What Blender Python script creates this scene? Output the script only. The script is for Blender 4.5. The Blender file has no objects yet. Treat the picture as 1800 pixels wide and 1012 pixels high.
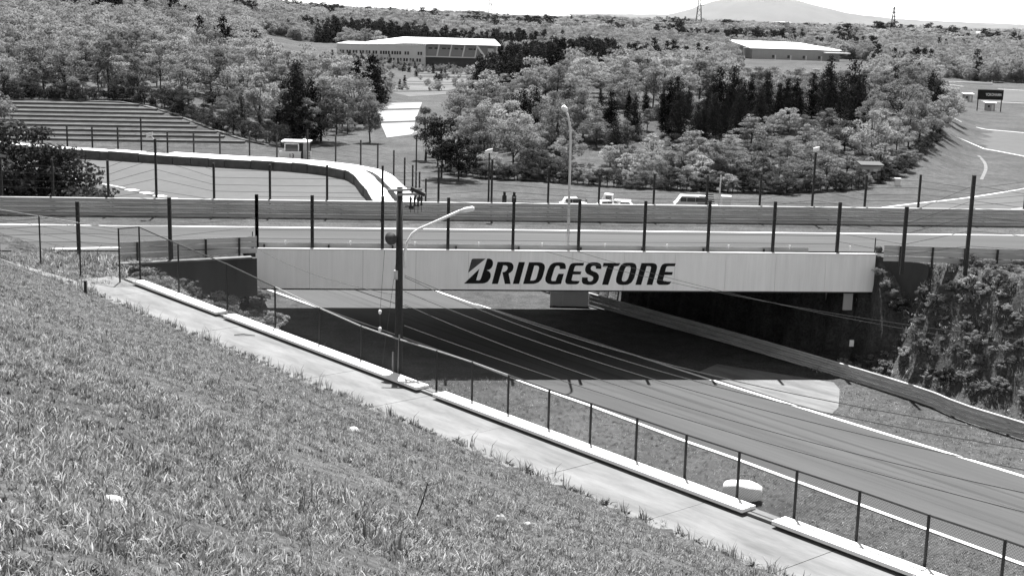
import bpy, math, random
import numpy as np
from mathutils import Vector, Matrix
from mathutils.geometry import tessellate_polygon

rng = np.random.default_rng(7)
random.seed(7)
scene = bpy.context.scene
COL = scene.collection

# ------------------------------------------------------------------ camera
F, CX, CY = 2400.0, 900.0, 506.0          # focal length and centre in photo pixels
EYE = np.array([0.0, 0.0, 22.2])          # lower race track is z = 0
ROLL, TH = 0.027, math.atan(481 / 2400.0)
FW = np.array([0, math.cos(TH), -math.sin(TH)])
UP0 = np.array([0, math.sin(TH), math.cos(TH)])
RT0 = np.array([1.0, 0, 0])
RT = math.cos(ROLL) * RT0 + math.sin(ROLL) * UP0
UP = -math.sin(ROLL) * RT0 + math.cos(ROLL) * UP0
cam_data = bpy.data.cameras.new('camera')
cam_data.sensor_width = 36.0
cam_data.lens = 36.0 * F / 1800.0
cam_data.clip_start = 0.1
cam_data.clip_end = 60000.0
cam = bpy.data.objects.new('camera', cam_data)
COL.objects.link(cam)
cam.matrix_world = Matrix(((RT[0], UP[0], -FW[0], EYE[0]), (RT[1], UP[1], -FW[1], EYE[1]),
                           (RT[2], UP[2], -FW[2], EYE[2]), (0, 0, 0, 1)))
scene.camera = cam

# ------------------------------------------------------------------ light
SUN_EL = math.radians(65.0)
world = bpy.data.worlds.new('World')
scene.world = world
world.use_nodes = True
wn = world.node_tree
wn.nodes.clear()
sky = wn.nodes.new('ShaderNodeTexSky')
sky.sky_type = 'NISHITA'
sky.sun_disc = False
sky.sun_elevation = SUN_EL
sky.sun_rotation = 0.0
sky.air_density = 1.0
sky.dust_density = 0.0
bw = wn.nodes.new('ShaderNodeRGBToBW')     # monochrome photograph: a grey sky
bg = wn.nodes.new('ShaderNodeBackground')
bg.inputs['Strength'].default_value = 0.084
wo = wn.nodes.new('ShaderNodeOutputWorld')
wn.links.new(sky.outputs[0], bw.inputs[0])
wn.links.new(bw.outputs[0], bg.inputs['Color'])
wn.links.new(bg.outputs[0], wo.inputs['Surface'])
sun_data = bpy.data.lights.new('sun', 'SUN')
sun_data.energy = 5.0
sun_data.angle = math.radians(0.5)
sun_data.color = (1, 1, 1)
sun = bpy.data.objects.new('sun', sun_data)
COL.objects.link(sun)
sun.rotation_euler = Vector((0.02, -math.cos(SUN_EL), -math.sin(SUN_EL))).to_track_quat('-Z', 'Y').to_euler()
sun.location = (0, 60, 120)
vs = scene.view_settings
vs.view_transform = 'Standard'
vs.look = 'None'
vs.exposure = 1.5
vs.gamma = 1.0
scene.render.engine = 'CYCLES'
scene.cycles.max_bounces = 6
scene.cycles.transparent_max_bounces = 12

# ------------------------------------------------------------------ measuring
def ray(x, y): return FW + (x - CX) / F * RT - (y - CY) / F * UP
def P(x, y, z):
    d = ray(x, y); return EYE + (z - EYE[2]) / d[2] * d
def Q(x, y, D):
    d = ray(x, y); return EYE + D / d[1] * d
def sstep(a, b, x):
    t = np.clip((x - a) / (b - a), 0, 1); return t * t * (3 - 2 * t)
def wob(x, y, s, k=0.0):                   # smooth pseudo noise, about -1..1
    return (np.sin(x / s + 1.3 + k) * np.cos(y / s * 1.13 + 2.1 * k + .4) + .6 * np.sin(x / s * 2.3 + y / s * 1.7 + k)
            + .4 * np.sin(x / s * 4.1 - y / s * 3.7 + 3 * k) + .25 * np.sin(x / s * 8.3 + y / s * 9.1 + 5 * k)) / 1.7

# ------------------------------------------------------------------ materials
def mat(name, v, rough=0.85, var=0.0, scale=1.0, bump=0.0, bscale=None, metal=0.0, spec=0.3,
        var2=0.0, scale2=0.1, obj_var=0.0, stretch=None, detail=4.0, hue=None):
    m = bpy.data.materials.new(name); m.use_nodes = True
    nt = m.node_tree; b = nt.nodes['Principled BSDF']
    b.inputs['Roughness'].default_value = rough
    b.inputs['Metallic'].default_value = metal
    b.inputs['Specular IOR Level'].default_value = spec
    b.inputs['Base Color'].default_value = (v, v, v, 1)
    need = var or var2 or bump or obj_var
    if need:
        tc = nt.nodes.new('ShaderNodeTexCoord'); out = tc.outputs['Object']
        if stretch:
            mp = nt.nodes.new('ShaderNodeMapping'); mp.vector_type = 'TEXTURE'; mp.inputs['Scale'].default_value = tuple(1 / c for c in stretch)
            mp.inputs['Rotation'].default_value = (0, 0, hue or 0)
            nt.links.new(out, mp.inputs[0]); out = mp.outputs[0]
        val = None
        def noise(s, d=4.0):
            n = nt.nodes.new('ShaderNodeTexNoise'); n.inputs['Scale'].default_value = s
            n.inputs['Detail'].default_value = d; n.inputs['Roughness'].default_value = .65
            nt.links.new(out, n.inputs['Vector']); return n.outputs['Fac']
        def mul(a, bb):
            q = nt.nodes.new('ShaderNodeMath'); q.operation = 'MULTIPLY'
            if a is None: q.inputs[0].default_value = v
            else: nt.links.new(a, q.inputs[0])
            nt.links.new(bb, q.inputs[1]); return q.outputs[0]
        def rangeto(fac, amt, lo=.3, hi=.7):
            r = nt.nodes.new('ShaderNodeMapRange'); nt.links.new(fac, r.inputs[0])
            r.inputs[1].default_value = lo; r.inputs[2].default_value = hi
            r.inputs[3].default_value = 1 - amt; r.inputs[4].default_value = 1 + amt
            r.clamp = True; return r.outputs[0]
        if var: val = mul(val, rangeto(noise(scale, detail), var))
        if var2: val = mul(val, rangeto(noise(scale2, 5.0), var2))
        if obj_var:
            oi = nt.nodes.new('ShaderNodeObjectInfo')
            val = mul(val, rangeto(oi.outputs['Random'], obj_var, 0, 1))
        if val is not None: nt.links.new(val, b.inputs['Base Color'])
        if bump:
            bp = nt.nodes.new('ShaderNodeBump'); bp.inputs['Strength'].default_value = 1.0
            bp.inputs['Distance'].default_value = bump
            nt.links.new(noise(bscale or scale, 5.0), bp.inputs['Height'])
            nt.links.new(bp.outputs[0], b.inputs['Normal'])
    return m

def leafmat(name, v, obj_var=.25, trans=.35, v2=None, isl=.45):
    m = bpy.data.materials.new(name); m.use_nodes = True
    nt = m.node_tree; nt.nodes.clear()
    o = nt.nodes.new('ShaderNodeOutputMaterial'); mx = nt.nodes.new('ShaderNodeMixShader')
    d = nt.nodes.new('ShaderNodeBsdfDiffuse'); t = nt.nodes.new('ShaderNodeBsdfTranslucent')
    oi = nt.nodes.new('ShaderNodeObjectInfo'); r = nt.nodes.new('ShaderNodeMapRange')
    r.inputs[3].default_value = v * (1 - obj_var); r.inputs[4].default_value = (v2 or v) * (1 + obj_var)
    g = nt.nodes.new('ShaderNodeNewGeometry')
    r2 = nt.nodes.new('ShaderNodeMapRange'); r2.inputs[3].default_value = 1 - isl; r2.inputs[4].default_value = 1 + isl
    q = nt.nodes.new('ShaderNodeMath'); q.operation = 'MULTIPLY'
    nt.links.new(oi.outputs['Random'], r.inputs[0]); nt.links.new(g.outputs['Random Per Island'], r2.inputs[0])
    nt.links.new(r.outputs[0], q.inputs[0]); nt.links.new(r2.outputs[0], q.inputs[1])
    nt.links.new(q.outputs[0], d.inputs['Color']); nt.links.new(q.outputs[0], t.inputs['Color'])
    mx.inputs[0].default_value = trans
    nt.links.new(d.outputs[0], mx.inputs[1]); nt.links.new(t.outputs[0], mx.inputs[2]); nt.links.new(mx.outputs[0], o.inputs['Surface'])
    return m

M = {}
M['asphalt'] = mat('asphalt', 0.0657, .9, .16, .8, .004, 60, var2=.07, scale2=6.0, spec=.2, stretch=(.04, .7, 1), hue=-.90)
M['asphalt_pale'] = mat('asphalt_pale', 0.0818, .9, .10, .8, .004, 50, var2=.10, scale2=.06, spec=.2)
M['asphalt_streak'] = mat('asphalt_streak', 0.0642, .9, .16, .5, .004, 50, var2=.08, scale2=.12, spec=.2, stretch=(.12, 2.2, 1), hue=.1)
M['paint'] = mat('paint', .75, .7, .12, 3.0, spec=.3)
M['concrete'] = mat('concrete', 0.1460, .9, .32, .9, .004, 25, var2=.06, scale2=14.0, spec=.2, stretch=(.3, 1.2, 1), hue=-.866)
M['concrete_white'] = mat('concrete_white', .72, .9, .06, 2.0, .003, 30, spec=.2)
M['concrete_dark'] = mat('concrete_dark', .055, .92, .35, .5, .006, 12, spec=.2, stretch=(1, 1, .25))  # darkened to deepen the shade on the bridge's underside and walls, cutting bounced light
M['panel'] = mat('panel', .86, .6, .05, 1.4, spec=.3, var2=.035, scale2=5.0, obj_var=.025, stretch=(1.6, 1.6, .12))
M['black_paint'] = mat('black_paint', .008, .7, .1, 2.0, spec=.15)
M['grey_paint'] = mat('grey_paint', .05, .5, .3, 1.0)
M['steel_dark'] = mat('steel_dark', .018, .6, .2, 4.0, spec=.35)
M['steel_wire'] = mat('steel_wire', .06, .5, .1, 4.0, spec=.4)
M['steel_galv'] = mat('steel_galv', .26, .5, .12, 3.0, metal=.35, spec=.4)
M['steel_rail'] = mat('steel_rail', .42, .6, .22, .8, spec=.35, stretch=(.3, 1, 3), var2=.1, scale2=4)
M['steel_white'] = mat('steel_white', .72, .45, .06, 4.0)
M['wood_pole'] = mat('wood_pole', .035, .85, .2, 6.0, spec=.2)
M['tyre_face'] = mat('tyre_face', .085, .85, .3, .9, .01, 3.0)
M['white_cover'] = mat('white_cover', .78, .75, .08, .6, .02, 1.2)
M['roof_white'] = mat('roof_white', .74, .5, .06, .1)
M['wall_pale'] = mat('wall_pale', .60, .8, .05, .3)
M['wall_grey'] = mat('wall_grey', .34, .8, .05, .4, stretch=(3, 3, .2))
M['wall_dark'] = mat('wall_dark', .06, .7, .15, .2)
M['glass'] = mat('glass', .03, .15, spec=.6)
M['rubber'] = mat('rubber', .015, .8)
M['water'] = mat('water', 0.24, .35, .08, .05, spec=.5)
M['stone'] = mat('stone', 0.3066, .9, .25, 6.0, .02, 8.0)
M['bark'] = mat('bark', 0.0438, .95, .3, 4.0, spec=.1)
M['soil'] = mat('soil', 0.0511, .95, .45, 5.0, .02, 9.0, var2=.3, scale2=.35, spec=.1)
M['mountain'] = mat('mountain', .10, .95, .2, .01, spec=.0)
M['leaf_pale'] = leafmat('leaf_pale', 0.165, .25, .38, 0.28)
M['leaf_mid'] = leafmat('leaf_mid', 0.105, .3, .32, 0.165)
M['leaf_dark'] = leafmat('leaf_dark', 0.0161, .45, .12, 0.0219)
M['leaf_deep'] = leafmat('leaf_deep', 0.0438, .2, .25, 0.0584, .6)
M['leaf_far'] = leafmat('leaf_far', 0.18, .2, .42, 0.27, .2)  # distance haze put into the colour: less contrast between leaves
M['terrace'] = mat('terrace', .11, .9, .3, .5)
M['field_pale'] = mat('field_pale', .095, .9, .25, .06, var2=.2, scale2=.4)
M['leaf_dry'] = leafmat('leaf_dry', 0.3285, .3, .2)
M['grass_blade'] = leafmat('grass_blade', 0.135, .5, .3, 0.27, .9)

# ------------------------------------------------------------------ mesh helpers
class MB:
    def __init__(s): s.v = []; s.f = []; s.mi = []
    def add(s, vs, fs, mi=0):
        n = len(s.v); s.v += [tuple(map(float, p)) for p in vs]; s.f += [tuple(n + i for i in f) for f in fs]
        s.mi += [mi] * len(fs)
    def box(s, c, sx, sy, sz, ax=(1, 0, 0), ay=None, az=(0, 0, 1), mi=0):   # c = centre
        c = np.array(c, float); ax = np.array(ax, float); ax /= np.linalg.norm(ax)
        az = np.array(az, float); az /= np.linalg.norm(az)
        ay = np.cross(az, ax) if ay is None else np.array(ay, float)
        vs = [c + ax * sx / 2 * i + ay * sy / 2 * j + az * sz / 2 * k for k in (-1, 1) for j in (-1, 1) for i in (-1, 1)]
        s.add(vs, [(0, 2, 3, 1), (4, 5, 7, 6), (0, 1, 5, 4), (2, 6, 7, 3), (0, 4, 6, 2), (1, 3, 7, 5)], mi)
    def bar(s, a, b, w, h=None, up=(0, 0, 1), mi=0):
        a = np.array(a, float); b = np.array(b, float); h = h or w
        d = b - a; L = np.linalg.norm(d); d = d / L
        up = np.array(up, float)
        if abs(d @ up) > .98: up = np.array([0, 1.0, 0])
        y = np.cross(up, d); y /= np.linalg.norm(y); z = np.cross(d, y)
        s.box((a + b) / 2, L, w, h, d, y, z, mi)
    def tube(s, pts, r, seg=8, mi=0, cap=True):
        pts = [np.array(p, float) for p in pts]
        rs = r if hasattr(r, '__len__') else [r] * len(pts)
        n0 = len(s.v); ref = np.array([0.31, .87, .38])
        for i, p in enumerate(pts):
            d = pts[min(i + 1, len(pts) - 1)] - pts[max(i - 1, 0)]; d /= np.linalg.norm(d)
            a = np.cross(d, ref); a /= np.linalg.norm(a); b = np.cross(d, a)
            for k in range(seg):
                t = 2 * math.pi * k / seg
                s.v.append(tuple(p + rs[i] * (math.cos(t) * a + math.sin(t) * b)))
        for i in range(len(pts) - 1):
            for k in range(seg):
                a_ = n0 + i * seg + k; b_ = n0 + i * seg + (k + 1) % seg
                s.f.append((a_, a_ + seg, b_ + seg, b_)); s.mi.append(mi)
        if cap:
            s.f.append(tuple(n0 + k for k in range(seg))); s.mi.append(mi)
            e = n0 + (len(pts) - 1) * seg
            s.f.append(tuple(e + k for k in reversed(range(seg)))); s.mi.append(mi)
    def loft(s, rings, close=True, caps=True, mi=0):
        n0 = len(s.v); k = len(rings[0])
        for r in rings: s.v += [tuple(map(float, p)) for p in r]
        for i in range(len(rings) - 1):
            for j in range(k if close else k - 1):
                a = n0 + i * k + j; b = n0 + i * k + (j + 1) % k
                s.f.append((a, b, b + k, a + k)); s.mi.append(mi)
        if caps and close:
            s.f.append(tuple(n0 + j for j in reversed(range(k)))); s.mi.append(mi)
            e = n0 + (len(rings) - 1) * k; s.f.append(tuple(e + j for j in range(k))); s.mi.append(mi)
    def build(s, name, m, parent=None, smooth=False):
        me = bpy.data.meshes.new(name); me.from_pydata(s.v, [], s.f)
        for mm in (m if isinstance(m, (list, tuple)) else [m]): me.materials.append(M[mm] if isinstance(mm, str) else mm)
        if any(s.mi): me.polygons.foreach_set('material_index', s.mi)
        if smooth: me.polygons.foreach_set('use_smooth', [True] * len(me.polygons))
        me.update()
        return link(name, me, parent)
def link(name, me, parent=None):
    o = bpy.data.objects.new(name, me); COL.objects.link(o)
    if parent is not None: o.parent = parent
    return o
def tag(o, label=None, cat=None, group=None, kind=None):
    if label: o['label'] = label
    if cat: o['category'] = cat
    if group: o['group'] = group
    if kind: o['kind'] = kind
    return o
def empty(name, loc=(0, 0, 0), rz=0.0):
    o = bpy.data.objects.new(name, None); COL.objects.link(o)
    o.location = tuple(map(float, loc)); o.rotation_euler = (0, 0, rz); o.empty_display_size = .3
    return o
def copy_tree(o, parent=None):
    c = o.copy(); COL.objects.link(c); c.parent = parent
    for ch in list(o.children): copy_tree(ch, c)
    return c
def struct(o, label=None, cat=None): return tag(o, label, cat, kind='structure')

# ------------------------------------------------------------------ the place: key lines
A = P(449, 437, 7.5); B = P(1540, 447, 7.5)           # bridge front, left and right end
BD = (B - A); BL = np.linalg.norm(BD); BD = BD / BL    # along the bridge
BN = np.array([-BD[1], BD[0], 0.0])                    # away from the camera
FD = np.array([0.648, -0.7616, 0.0])                   # along the footpath, towards the right
FN = np.array([0.7616, 0.648, 0.0])                    # across the footpath, towards the track
def path_pt(px, off, z):                               # the point of the footpath's line seen at photo column px
    o = FN * off + np.array([0, 0, z]) - EYE; k = (px - CX) / F
    t = (k * (o @ FW) - o @ RT) / (FD @ RT - k * (FD @ FW))
    return o + EYE + FD * t
def z_at(p, py):                                       # the height above p that is seen at photo row py
    o = np.array([p[0], p[1], 0.0]) - EYE; k = (CY - py) / F
    return float((k * (o @ FW) - o @ UP) / (UP[2] - k * FW[2]))
NK = float(P(1000, 768, 8.45) @ FN)                    # kerb's far edge
NG = float(P(700, 735, 8.3) @ FN)                      # grass edge
W1 = P(205, 467, 7.4); W2 = P(440, 455, 7.4)           # left wing wall
def bv(x, y): return (x - A[0]) * BN[0] + (y - A[1]) * BN[1]
DECK = 7.42

RW0 = np.array(B) + BD * .1; RW1 = P(1735, 479, 7.4); RWD = (RW1 - RW0) * np.array([1, 1, 0]); RWD = RWD / np.linalg.norm(RWD); RWN = np.array([-RWD[1], RWD[0], 0])
def height(x, y):
    v = bv(x, y); nn = .8 * x + .6 * y; nf = FN[0] * x + FN[1] * y; q = x / np.maximum(y, 1.0)
    # far land
    g = np.zeros_like(x)
    hm = 4.6 * sstep(-34, -75, x)
    g = np.maximum(g, np.clip((y - 214 + (x + 75) * -.12) * .13, 0, None).clip(max=hm))
    g = g + sstep(-.145, -.25, q) * np.clip((y - 262) * .032, 0, 15)
    g = g + sstep(-.02, .04, q) * (1 - sstep(.28, .34, q)) * sstep(182, 240, y) * (6.5 * np.exp(-((y - 285) / 90) ** 2) + 2.0 * sstep(300, 420, y))
    g = g + sstep(520, 1100, y) * (5 + 5 * wob(x, y, 160)) + sstep(1000, 2200, y) * (-3 + 8 * wob(x, y, 330, 2.0) - 6 * sstep(-.05, .3, q)) \
          + sstep(-.05, -.3, q) * sstep(900, 1800, y) * 17
    # viewer's hill, path, near bank
    hp = np.where(nf < NG, 8.18 + .45 * (NG - nf), 8.18)
    hp = 7.42 + (hp - 7.42) * sstep(-1, -9, v)
    hp = np.where(nf > NK + .25, 8.1 - .75 * (nf - NK - .25), hp)
    hp = hp - .55 * np.maximum(0, v - 21) 
    # left shoulder
    xl = np.interp(y, [60, 68.5, W1[1], A[1] + .1, 110], [-14, -19.6, W1[0], A[0] - .2, A[0] - 20])
    d = x - xl
    zl = np.where(d < 0, DECK + .6 * sstep(78, 70, y), 6.95 - .3 * d - .65 * np.maximum(0, d - 3) - 1.3 * np.maximum(0, y - 78.0))
    zl = np.where((y < 60) | (v > 0), -9, zl)
    # embankment with the opening under the bridge
    ze = DECK - .55 * np.maximum(0, v - 20.5) - 1.3 * np.maximum(0, -v)
    nl = .8 * A[0] + .6 * A[1]; nr = .8 * B[0] + .6 * B[1]
    ze = np.where((nn > nl - .4) & (nn < nr - .6), -9, ze)
    hp = np.where((v > -2) & (nn > nl - .4), -9, hp)
    # right bank
    zr = np.minimum.reduce([np.full_like(x, DECK - .02), np.maximum(2.0 * (x - 23.6), .15 * (nn - 66.5)), np.maximum(1.75 * (nn - 68.3), .15 * (nn - 66.5))]) + .3 * wob(x, y, 2.3) * sstep(67, 70, nn) * sstep(-3, -6, v)
    zr = np.where((v > -.5) & (nn < nr - .6), -9, zr) - .55 * np.maximum(0, v - 20.5)
    u_ = (x - RW0[0]) * RWD[0] + (y - RW0[1]) * RWD[1]; w_ = (x - RW0[0]) * RWN[0] + (y - RW0[1]) * RWN[1]
    zw = np.where((u_ > .3) & (v < 19), np.where(w_ > .55, DECK - .02, np.where(u_ > 3.4, DECK + 1.6 * (w_ - .55), -9)), -9)
    return np.maximum.reduce([g, hp, zl, ze, zr, zw])
def hz(x, y): return float(height(np.array([float(x)]), np.array([float(y)]))[0])

# ------------------------------------------------------------------ ground
def axis(lo_far, lo, hi, hi_far, step, n_far):
    mid = np.arange(lo, hi + 1e-6, step)
    gl = lo - np.geomspace(step * 1.5, lo - lo_far, n_far)[::-1]; gh = hi + np.geomspace(step * 1.5, hi_far - hi, n_far)
    return np.concatenate([gl, mid, gh])
xs = axis(-15000, -70, 60, 15000, .7, 78)
ys = np.concatenate([np.arange(-12, 128, .7), np.arange(128, 340, 3.0), np.geomspace(340, 30000, 116)])
gx, gy = np.meshgrid(xs, ys)
gz = height(gx, gy)
near = sstep(-3, 8, (NG - (FN[0] * gx + FN[1] * gy)))
gz = gz + near * .05 * wob(gx, gy, 1.1)
nx, ny = len(xs), len(ys)
idx = np.arange(nx * ny).reshape(ny, nx)
quads = np.stack([idx[:-1, :-1], idx[:-1, 1:], idx[1:, 1:], idx[1:, :-1]], -1).reshape(-1, 4)
me = bpy.data.meshes.new('ground')
me.vertices.add(nx * ny); me.vertices.foreach_set('co', np.stack([gx, gy, gz], -1).reshape(-1))
me.loops.add(quads.size); me.loops.foreach_set('vertex_index', quads.reshape(-1))
me.polygons.add(len(quads)); me.polygons.foreach_set('loop_start', np.arange(len(quads)) * 4)
me.polygons.foreach_set('use_smooth', [True] * len(quads))
me.update(); me.validate()
# grass-covered land: mottled at several sizes
def ground_mat():
    m = bpy.data.materials.new('grassland'); m.use_nodes = True
    nt = m.node_tree; b = nt.nodes['Principled BSDF']; b.inputs['Roughness'].default_value = .95
    b.inputs['Specular IOR Level'].default_value = .1
    tc = nt.nodes.new('ShaderNodeTexCoord')
    last = None
    for s, lo, hi, st in ((6.0, .45, 1.55, (1, 1, 1)), (.9, .65, 1.35, (1, 1, 1)), (.11, .72, 1.28, (1, 1, 1)), (.02, .8, 1.25, (1, 1, 1))):
        n = nt.nodes.new('ShaderNodeTexNoise'); n.inputs['Scale'].default_value = s; n.inputs['Detail'].default_value = 5
        n.inputs['Roughness'].default_value = .7
        nt.links.new(tc.outputs['Object'], n.inputs['Vector'])
        r = nt.nodes.new('ShaderNodeMapRange'); r.inputs[1].default_value = .3; r.inputs[2].default_value = .7
        r.inputs[3].default_value = lo; r.inputs[4].default_value = hi
        nt.links.new(n.outputs['Fac'], r.inputs[0])
        q = nt.nodes.new('ShaderNodeMath'); q.operation = 'MULTIPLY'
        if last is None: q.inputs[0].default_value = .064
        else: nt.links.new(last, q.inputs[0])
        nt.links.new(r.outputs[0], q.inputs[1]); last = q.outputs[0]
        if s == 6.0: nf_ = n
    bp = nt.nodes.new('ShaderNodeBump'); bp.inputs['Distance'].default_value = .08
    nt.links.new(nf_.outputs['Fac'], bp.inputs['Height']); nt.links.new(bp.outputs[0], b.inputs['Normal'])
    nt.links.new(last, b.inputs['Base Color'])
    return m
M['grassland'] = ground_mat()
me.materials.append(M['grassland'])
ground = struct(link('ground', me), 'grassy ground of the circuit, its banks and the land beyond', 'ground')

def sheet(name, pts, z, m, parent=None, drape=False):
    b = MB(); 
    tri = tessellate_polygon([[Vector((p[0], p[1], 0)) for p in pts]])
    b.add([(p[0], p[1], z) for p in pts], [tuple(t) for t in tri])
    o = b.build(name, m, parent)
    me_ = o.data; me_.update()
    # make normals face up
    if sum(p.normal.z * p.area for p in me_.polygons) < 0: me_.flip_normals()
    return o
def resample(pts, step):
    pts = np.array(pts, float); out = [pts[0]]
    # Catmull-Rom through the points
    n = len(pts)
    for i in range(n - 1):
        p0 = pts[max(i - 1, 0)]; p1 = pts[i]; p2 = pts[i + 1]; p3 = pts[min(i + 2, n - 1)]
        k = max(1, int(np.linalg.norm(p2 - p1) / step))
        for j in range(1, k + 1):
            t = j / k
            out.append(.5 * ((2 * p1) + (-p0 + p2) * t + (2 * p0 - 5 * p1 + 4 * p2 - p3) * t * t + (-p0 + 3 * p1 - 3 * p2 + p3) * t ** 3))
    return np.array(out)
def ribbon(name, pts, w, z, m, parent=None, off=0.0, step=3.0):
    p = resample([(a[0], a[1]) for a in pts], step); b = MB()
    d = np.gradient(p, axis=0); d /= np.linalg.norm(d, axis=1)[:, None]; nrm = np.stack([-d[:, 1], d[:, 0]], -1)
    l = p + nrm * (off + w / 2); r = p + nrm * (off - w / 2); n = len(p)
    zz = z if callable(z) else (lambda x, y: z)
    b.add([(a[0], a[1], zz(a[0], a[1])) for a in l] + [(a[0], a[1], zz(a[0], a[1])) for a in r], [(i, n + i, n + i + 1, i + 1) for i in range(n - 1)])
    return b.build(name, m, parent)

# lower race track
LL = [tuple(P(x, y, 0)[:2]) for x, y in ((1800, 992.7), (1623, 928), (1503, 884), (1397, 845), (1292, 806), (1203, 775), (1117, 742.6), (1037, 713), (964, 687.6), (914, 669.7), (760, 612), (560, 541), (487, 515))] + [(-31, 122), (-47, 143), (-62, 158), (-90, 178), (-140, 198)]
LL = [tuple(np.array(LL[0]) * 3 - np.array(LL[2]) * 2), tuple(np.array(LL[0]) * 2 - np.array(LL[2]))] + LL
RR = [(51.5, 33.3), (38.9, 49.4), (26.09, 65.83), (12.66, 83.03), (5.3, 93), (-1.93, 102.7), (-5.72, 107.88), (-21, 130), (-39.84, 157.0), (-54.54, 172.4), (-82, 192), (-135, 212)]
LLs = resample(LL, 3.0); RRs = resample(RR, 3.0)
def strip_between(name, l, r, z, m, grow=.35):
    k = 70
    def even(p):
        s = np.concatenate([[0], np.cumsum(np.linalg.norm(np.diff(p, axis=0), axis=1))]); t = np.linspace(0, s[-1], k)
        return np.stack([np.interp(t, s, p[:, 0]), np.interp(t, s, p[:, 1])], -1)
    l = even(l); r = even(r); c = (l + r) / 2; l = l + (l - c) / np.linalg.norm(l - c, axis=1)[:, None] * grow; r = r + (r - c) / np.linalg.norm(r - c, axis=1)[:, None] * grow
    b = MB(); b.add([(*p, z) for p in l] + [(*p, z) for p in r], [(i, i + 1, k + i + 1, k + i) for i in range(k - 1)])
    return b.build(name, m)
lower = struct(strip_between('lower_track', LLs, RRs, .030, 'asphalt'), 'grey asphalt race track passing under the bridge', 'race track')
struct(ribbon('track_line', LL, .26, .038, 'paint', lower))
struct(ribbon('track_line', RR, .26, .038, 'paint', lower))
M['tyre_mark'] = mat('tyre_mark', .052, .85, .25, .6, spec=.2, stretch=(.05, 1, 1), hue=-.9)
for f0, f1, w_, a_, b_ in ((.30, .36, .22, .04, .52), (.38, .43, .22, .06, .50), (.62, .52, .30, .02, .40), (.55, .47, .18, .20, .62), (.72, .60, .22, .10, .46)):
    kk = np.linspace(a_, b_, 14); sl_ = np.concatenate([[0], np.cumsum(np.linalg.norm(np.diff(LLs, axis=0), axis=1))]); sr_ = np.concatenate([[0], np.cumsum(np.linalg.norm(np.diff(RRs, axis=0), axis=1))]); sl_ /= sl_[-1]; sr_ /= sr_[-1]
    ff_ = f0 + (f1 - f0) * (kk - a_) / (b_ - a_)
    mk = [(np.interp(t, sl_, LLs[:, 0]) * (1 - g_) + np.interp(t, sr_, RRs[:, 0]) * g_, np.interp(t, sl_, LLs[:, 1]) * (1 - g_) + np.interp(t, sr_, RRs[:, 1]) * g_) for t, g_ in zip(kk, ff_)]
    struct(ribbon('tyre_mark', mk, w_, .0345, 'tyre_mark', lower))
# runoff on the far side, pale patch beside the track
tb = [(-150, 228), (-100, 212)] + [tuple(P(x, y, 0)[:2]) for x, y in ((125, 278.5), (190, 282), (275, 288), (395, 295.5), (480, 300), (540, 305), (575, 309.5), (605, 316), (622, 325), (634, 340), (647, 356), (656, 374))]
ro = [tuple(p) for p in RRs if p[1] > 112][::-1]
struct(sheet('runoff', [tuple(p) for p in resample(tb, 4)] + [(-6, 118)] + ro[::-1], .022, 'asphalt_pale'), 'pale asphalt runoff inside the tyre barrier', 'runoff')
pp = [P(1225, 655, 0), P(1260, 640, 0), P(1465, 672, 0), P(1476, 684, 0), P(1474, 716, 0), P(1462, 728, 0), P(1392, 708, 0)]
struct(sheet('concrete_patch', pp, .020, 'concrete'), 'pale concrete patch beside the lower track', 'concrete patch')
# striped kerb at the edge of the lower track, left
kerb = empty('rumble_strip', (*P(262, 344, 0)[:2], .03)); tag(kerb, 'low striped rumble strip along the curved track edge, far left', 'rumble strip')
kp = resample([P(x, y, 0)[:2] for x, y in ((205, 333), (240, 340), (275, 348), (300, 353), (330, 357))], 1.4)
for i in range(len(kp) - 1):
    b = MB(); a_, c_ = kp[i], kp[i + 1]; d_ = (c_ - a_) / np.linalg.norm(c_ - a_)
    m_ = (a_ + c_) / 2
    b.box((m_[0] - kerb.location.x + .6, m_[1] - kerb.location.y + .7, .03), np.linalg.norm(c_ - a_) - .02, 1.2, .06, (*d_, 0))
    b.build('kerb_block', 'paint' if i % 2 else 'asphalt', kerb)

# upper race track on its embankment and over the bridge
def along(s, v, z): 
    p = A + BD * s + BN * v; return np.array([p[0], p[1], z])
def up_strip(name, v0, v1, z, m, s0=-70, s1=110, parent=None, n=60):
    b = MB(); ss = np.linspace(s0, s1, n)
    b.add([along(s, v0, z) for s in ss] + [along(s, v1, z) for s in ss], [(i, i + 1, n + i + 1, n + i) for i in range(n - 1)])
    return b.build(name, m, parent)
upper = struct(up_strip('upper_track', .9, 8.95, 7.500, 'asphalt_streak'), 'grey asphalt race track crossing over the bridge', 'race track')
VL = 8.6
struct(up_strip('track_line', VL - .13, VL + .13, 7.508, 'paint', parent=upper))
struct(up_strip('verge', 8.9, 20.4, 7.492, 'grassland'), 'grass verge behind the upper track', 'verge')
struct(sheet('asphalt_apron', [P(-40, 400, 7.5), P(-40, 440, 7.5), P(90, 440, 7.5), P(215, 440, 7.5), P(440, 436, 7.5), along(1, 1.2, 7.5), along(-65, 1.2, 7.5)], 7.494, 'asphalt_streak'), 'asphalt apron left of the bridge', 'apron')
l0 = P(88, 437, 7.5); l1 = P(212, 435, 7.5)
struct(ribbon('edge_line', [l0[:2], l1[:2]], .35, 7.503, 'paint'))

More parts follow.
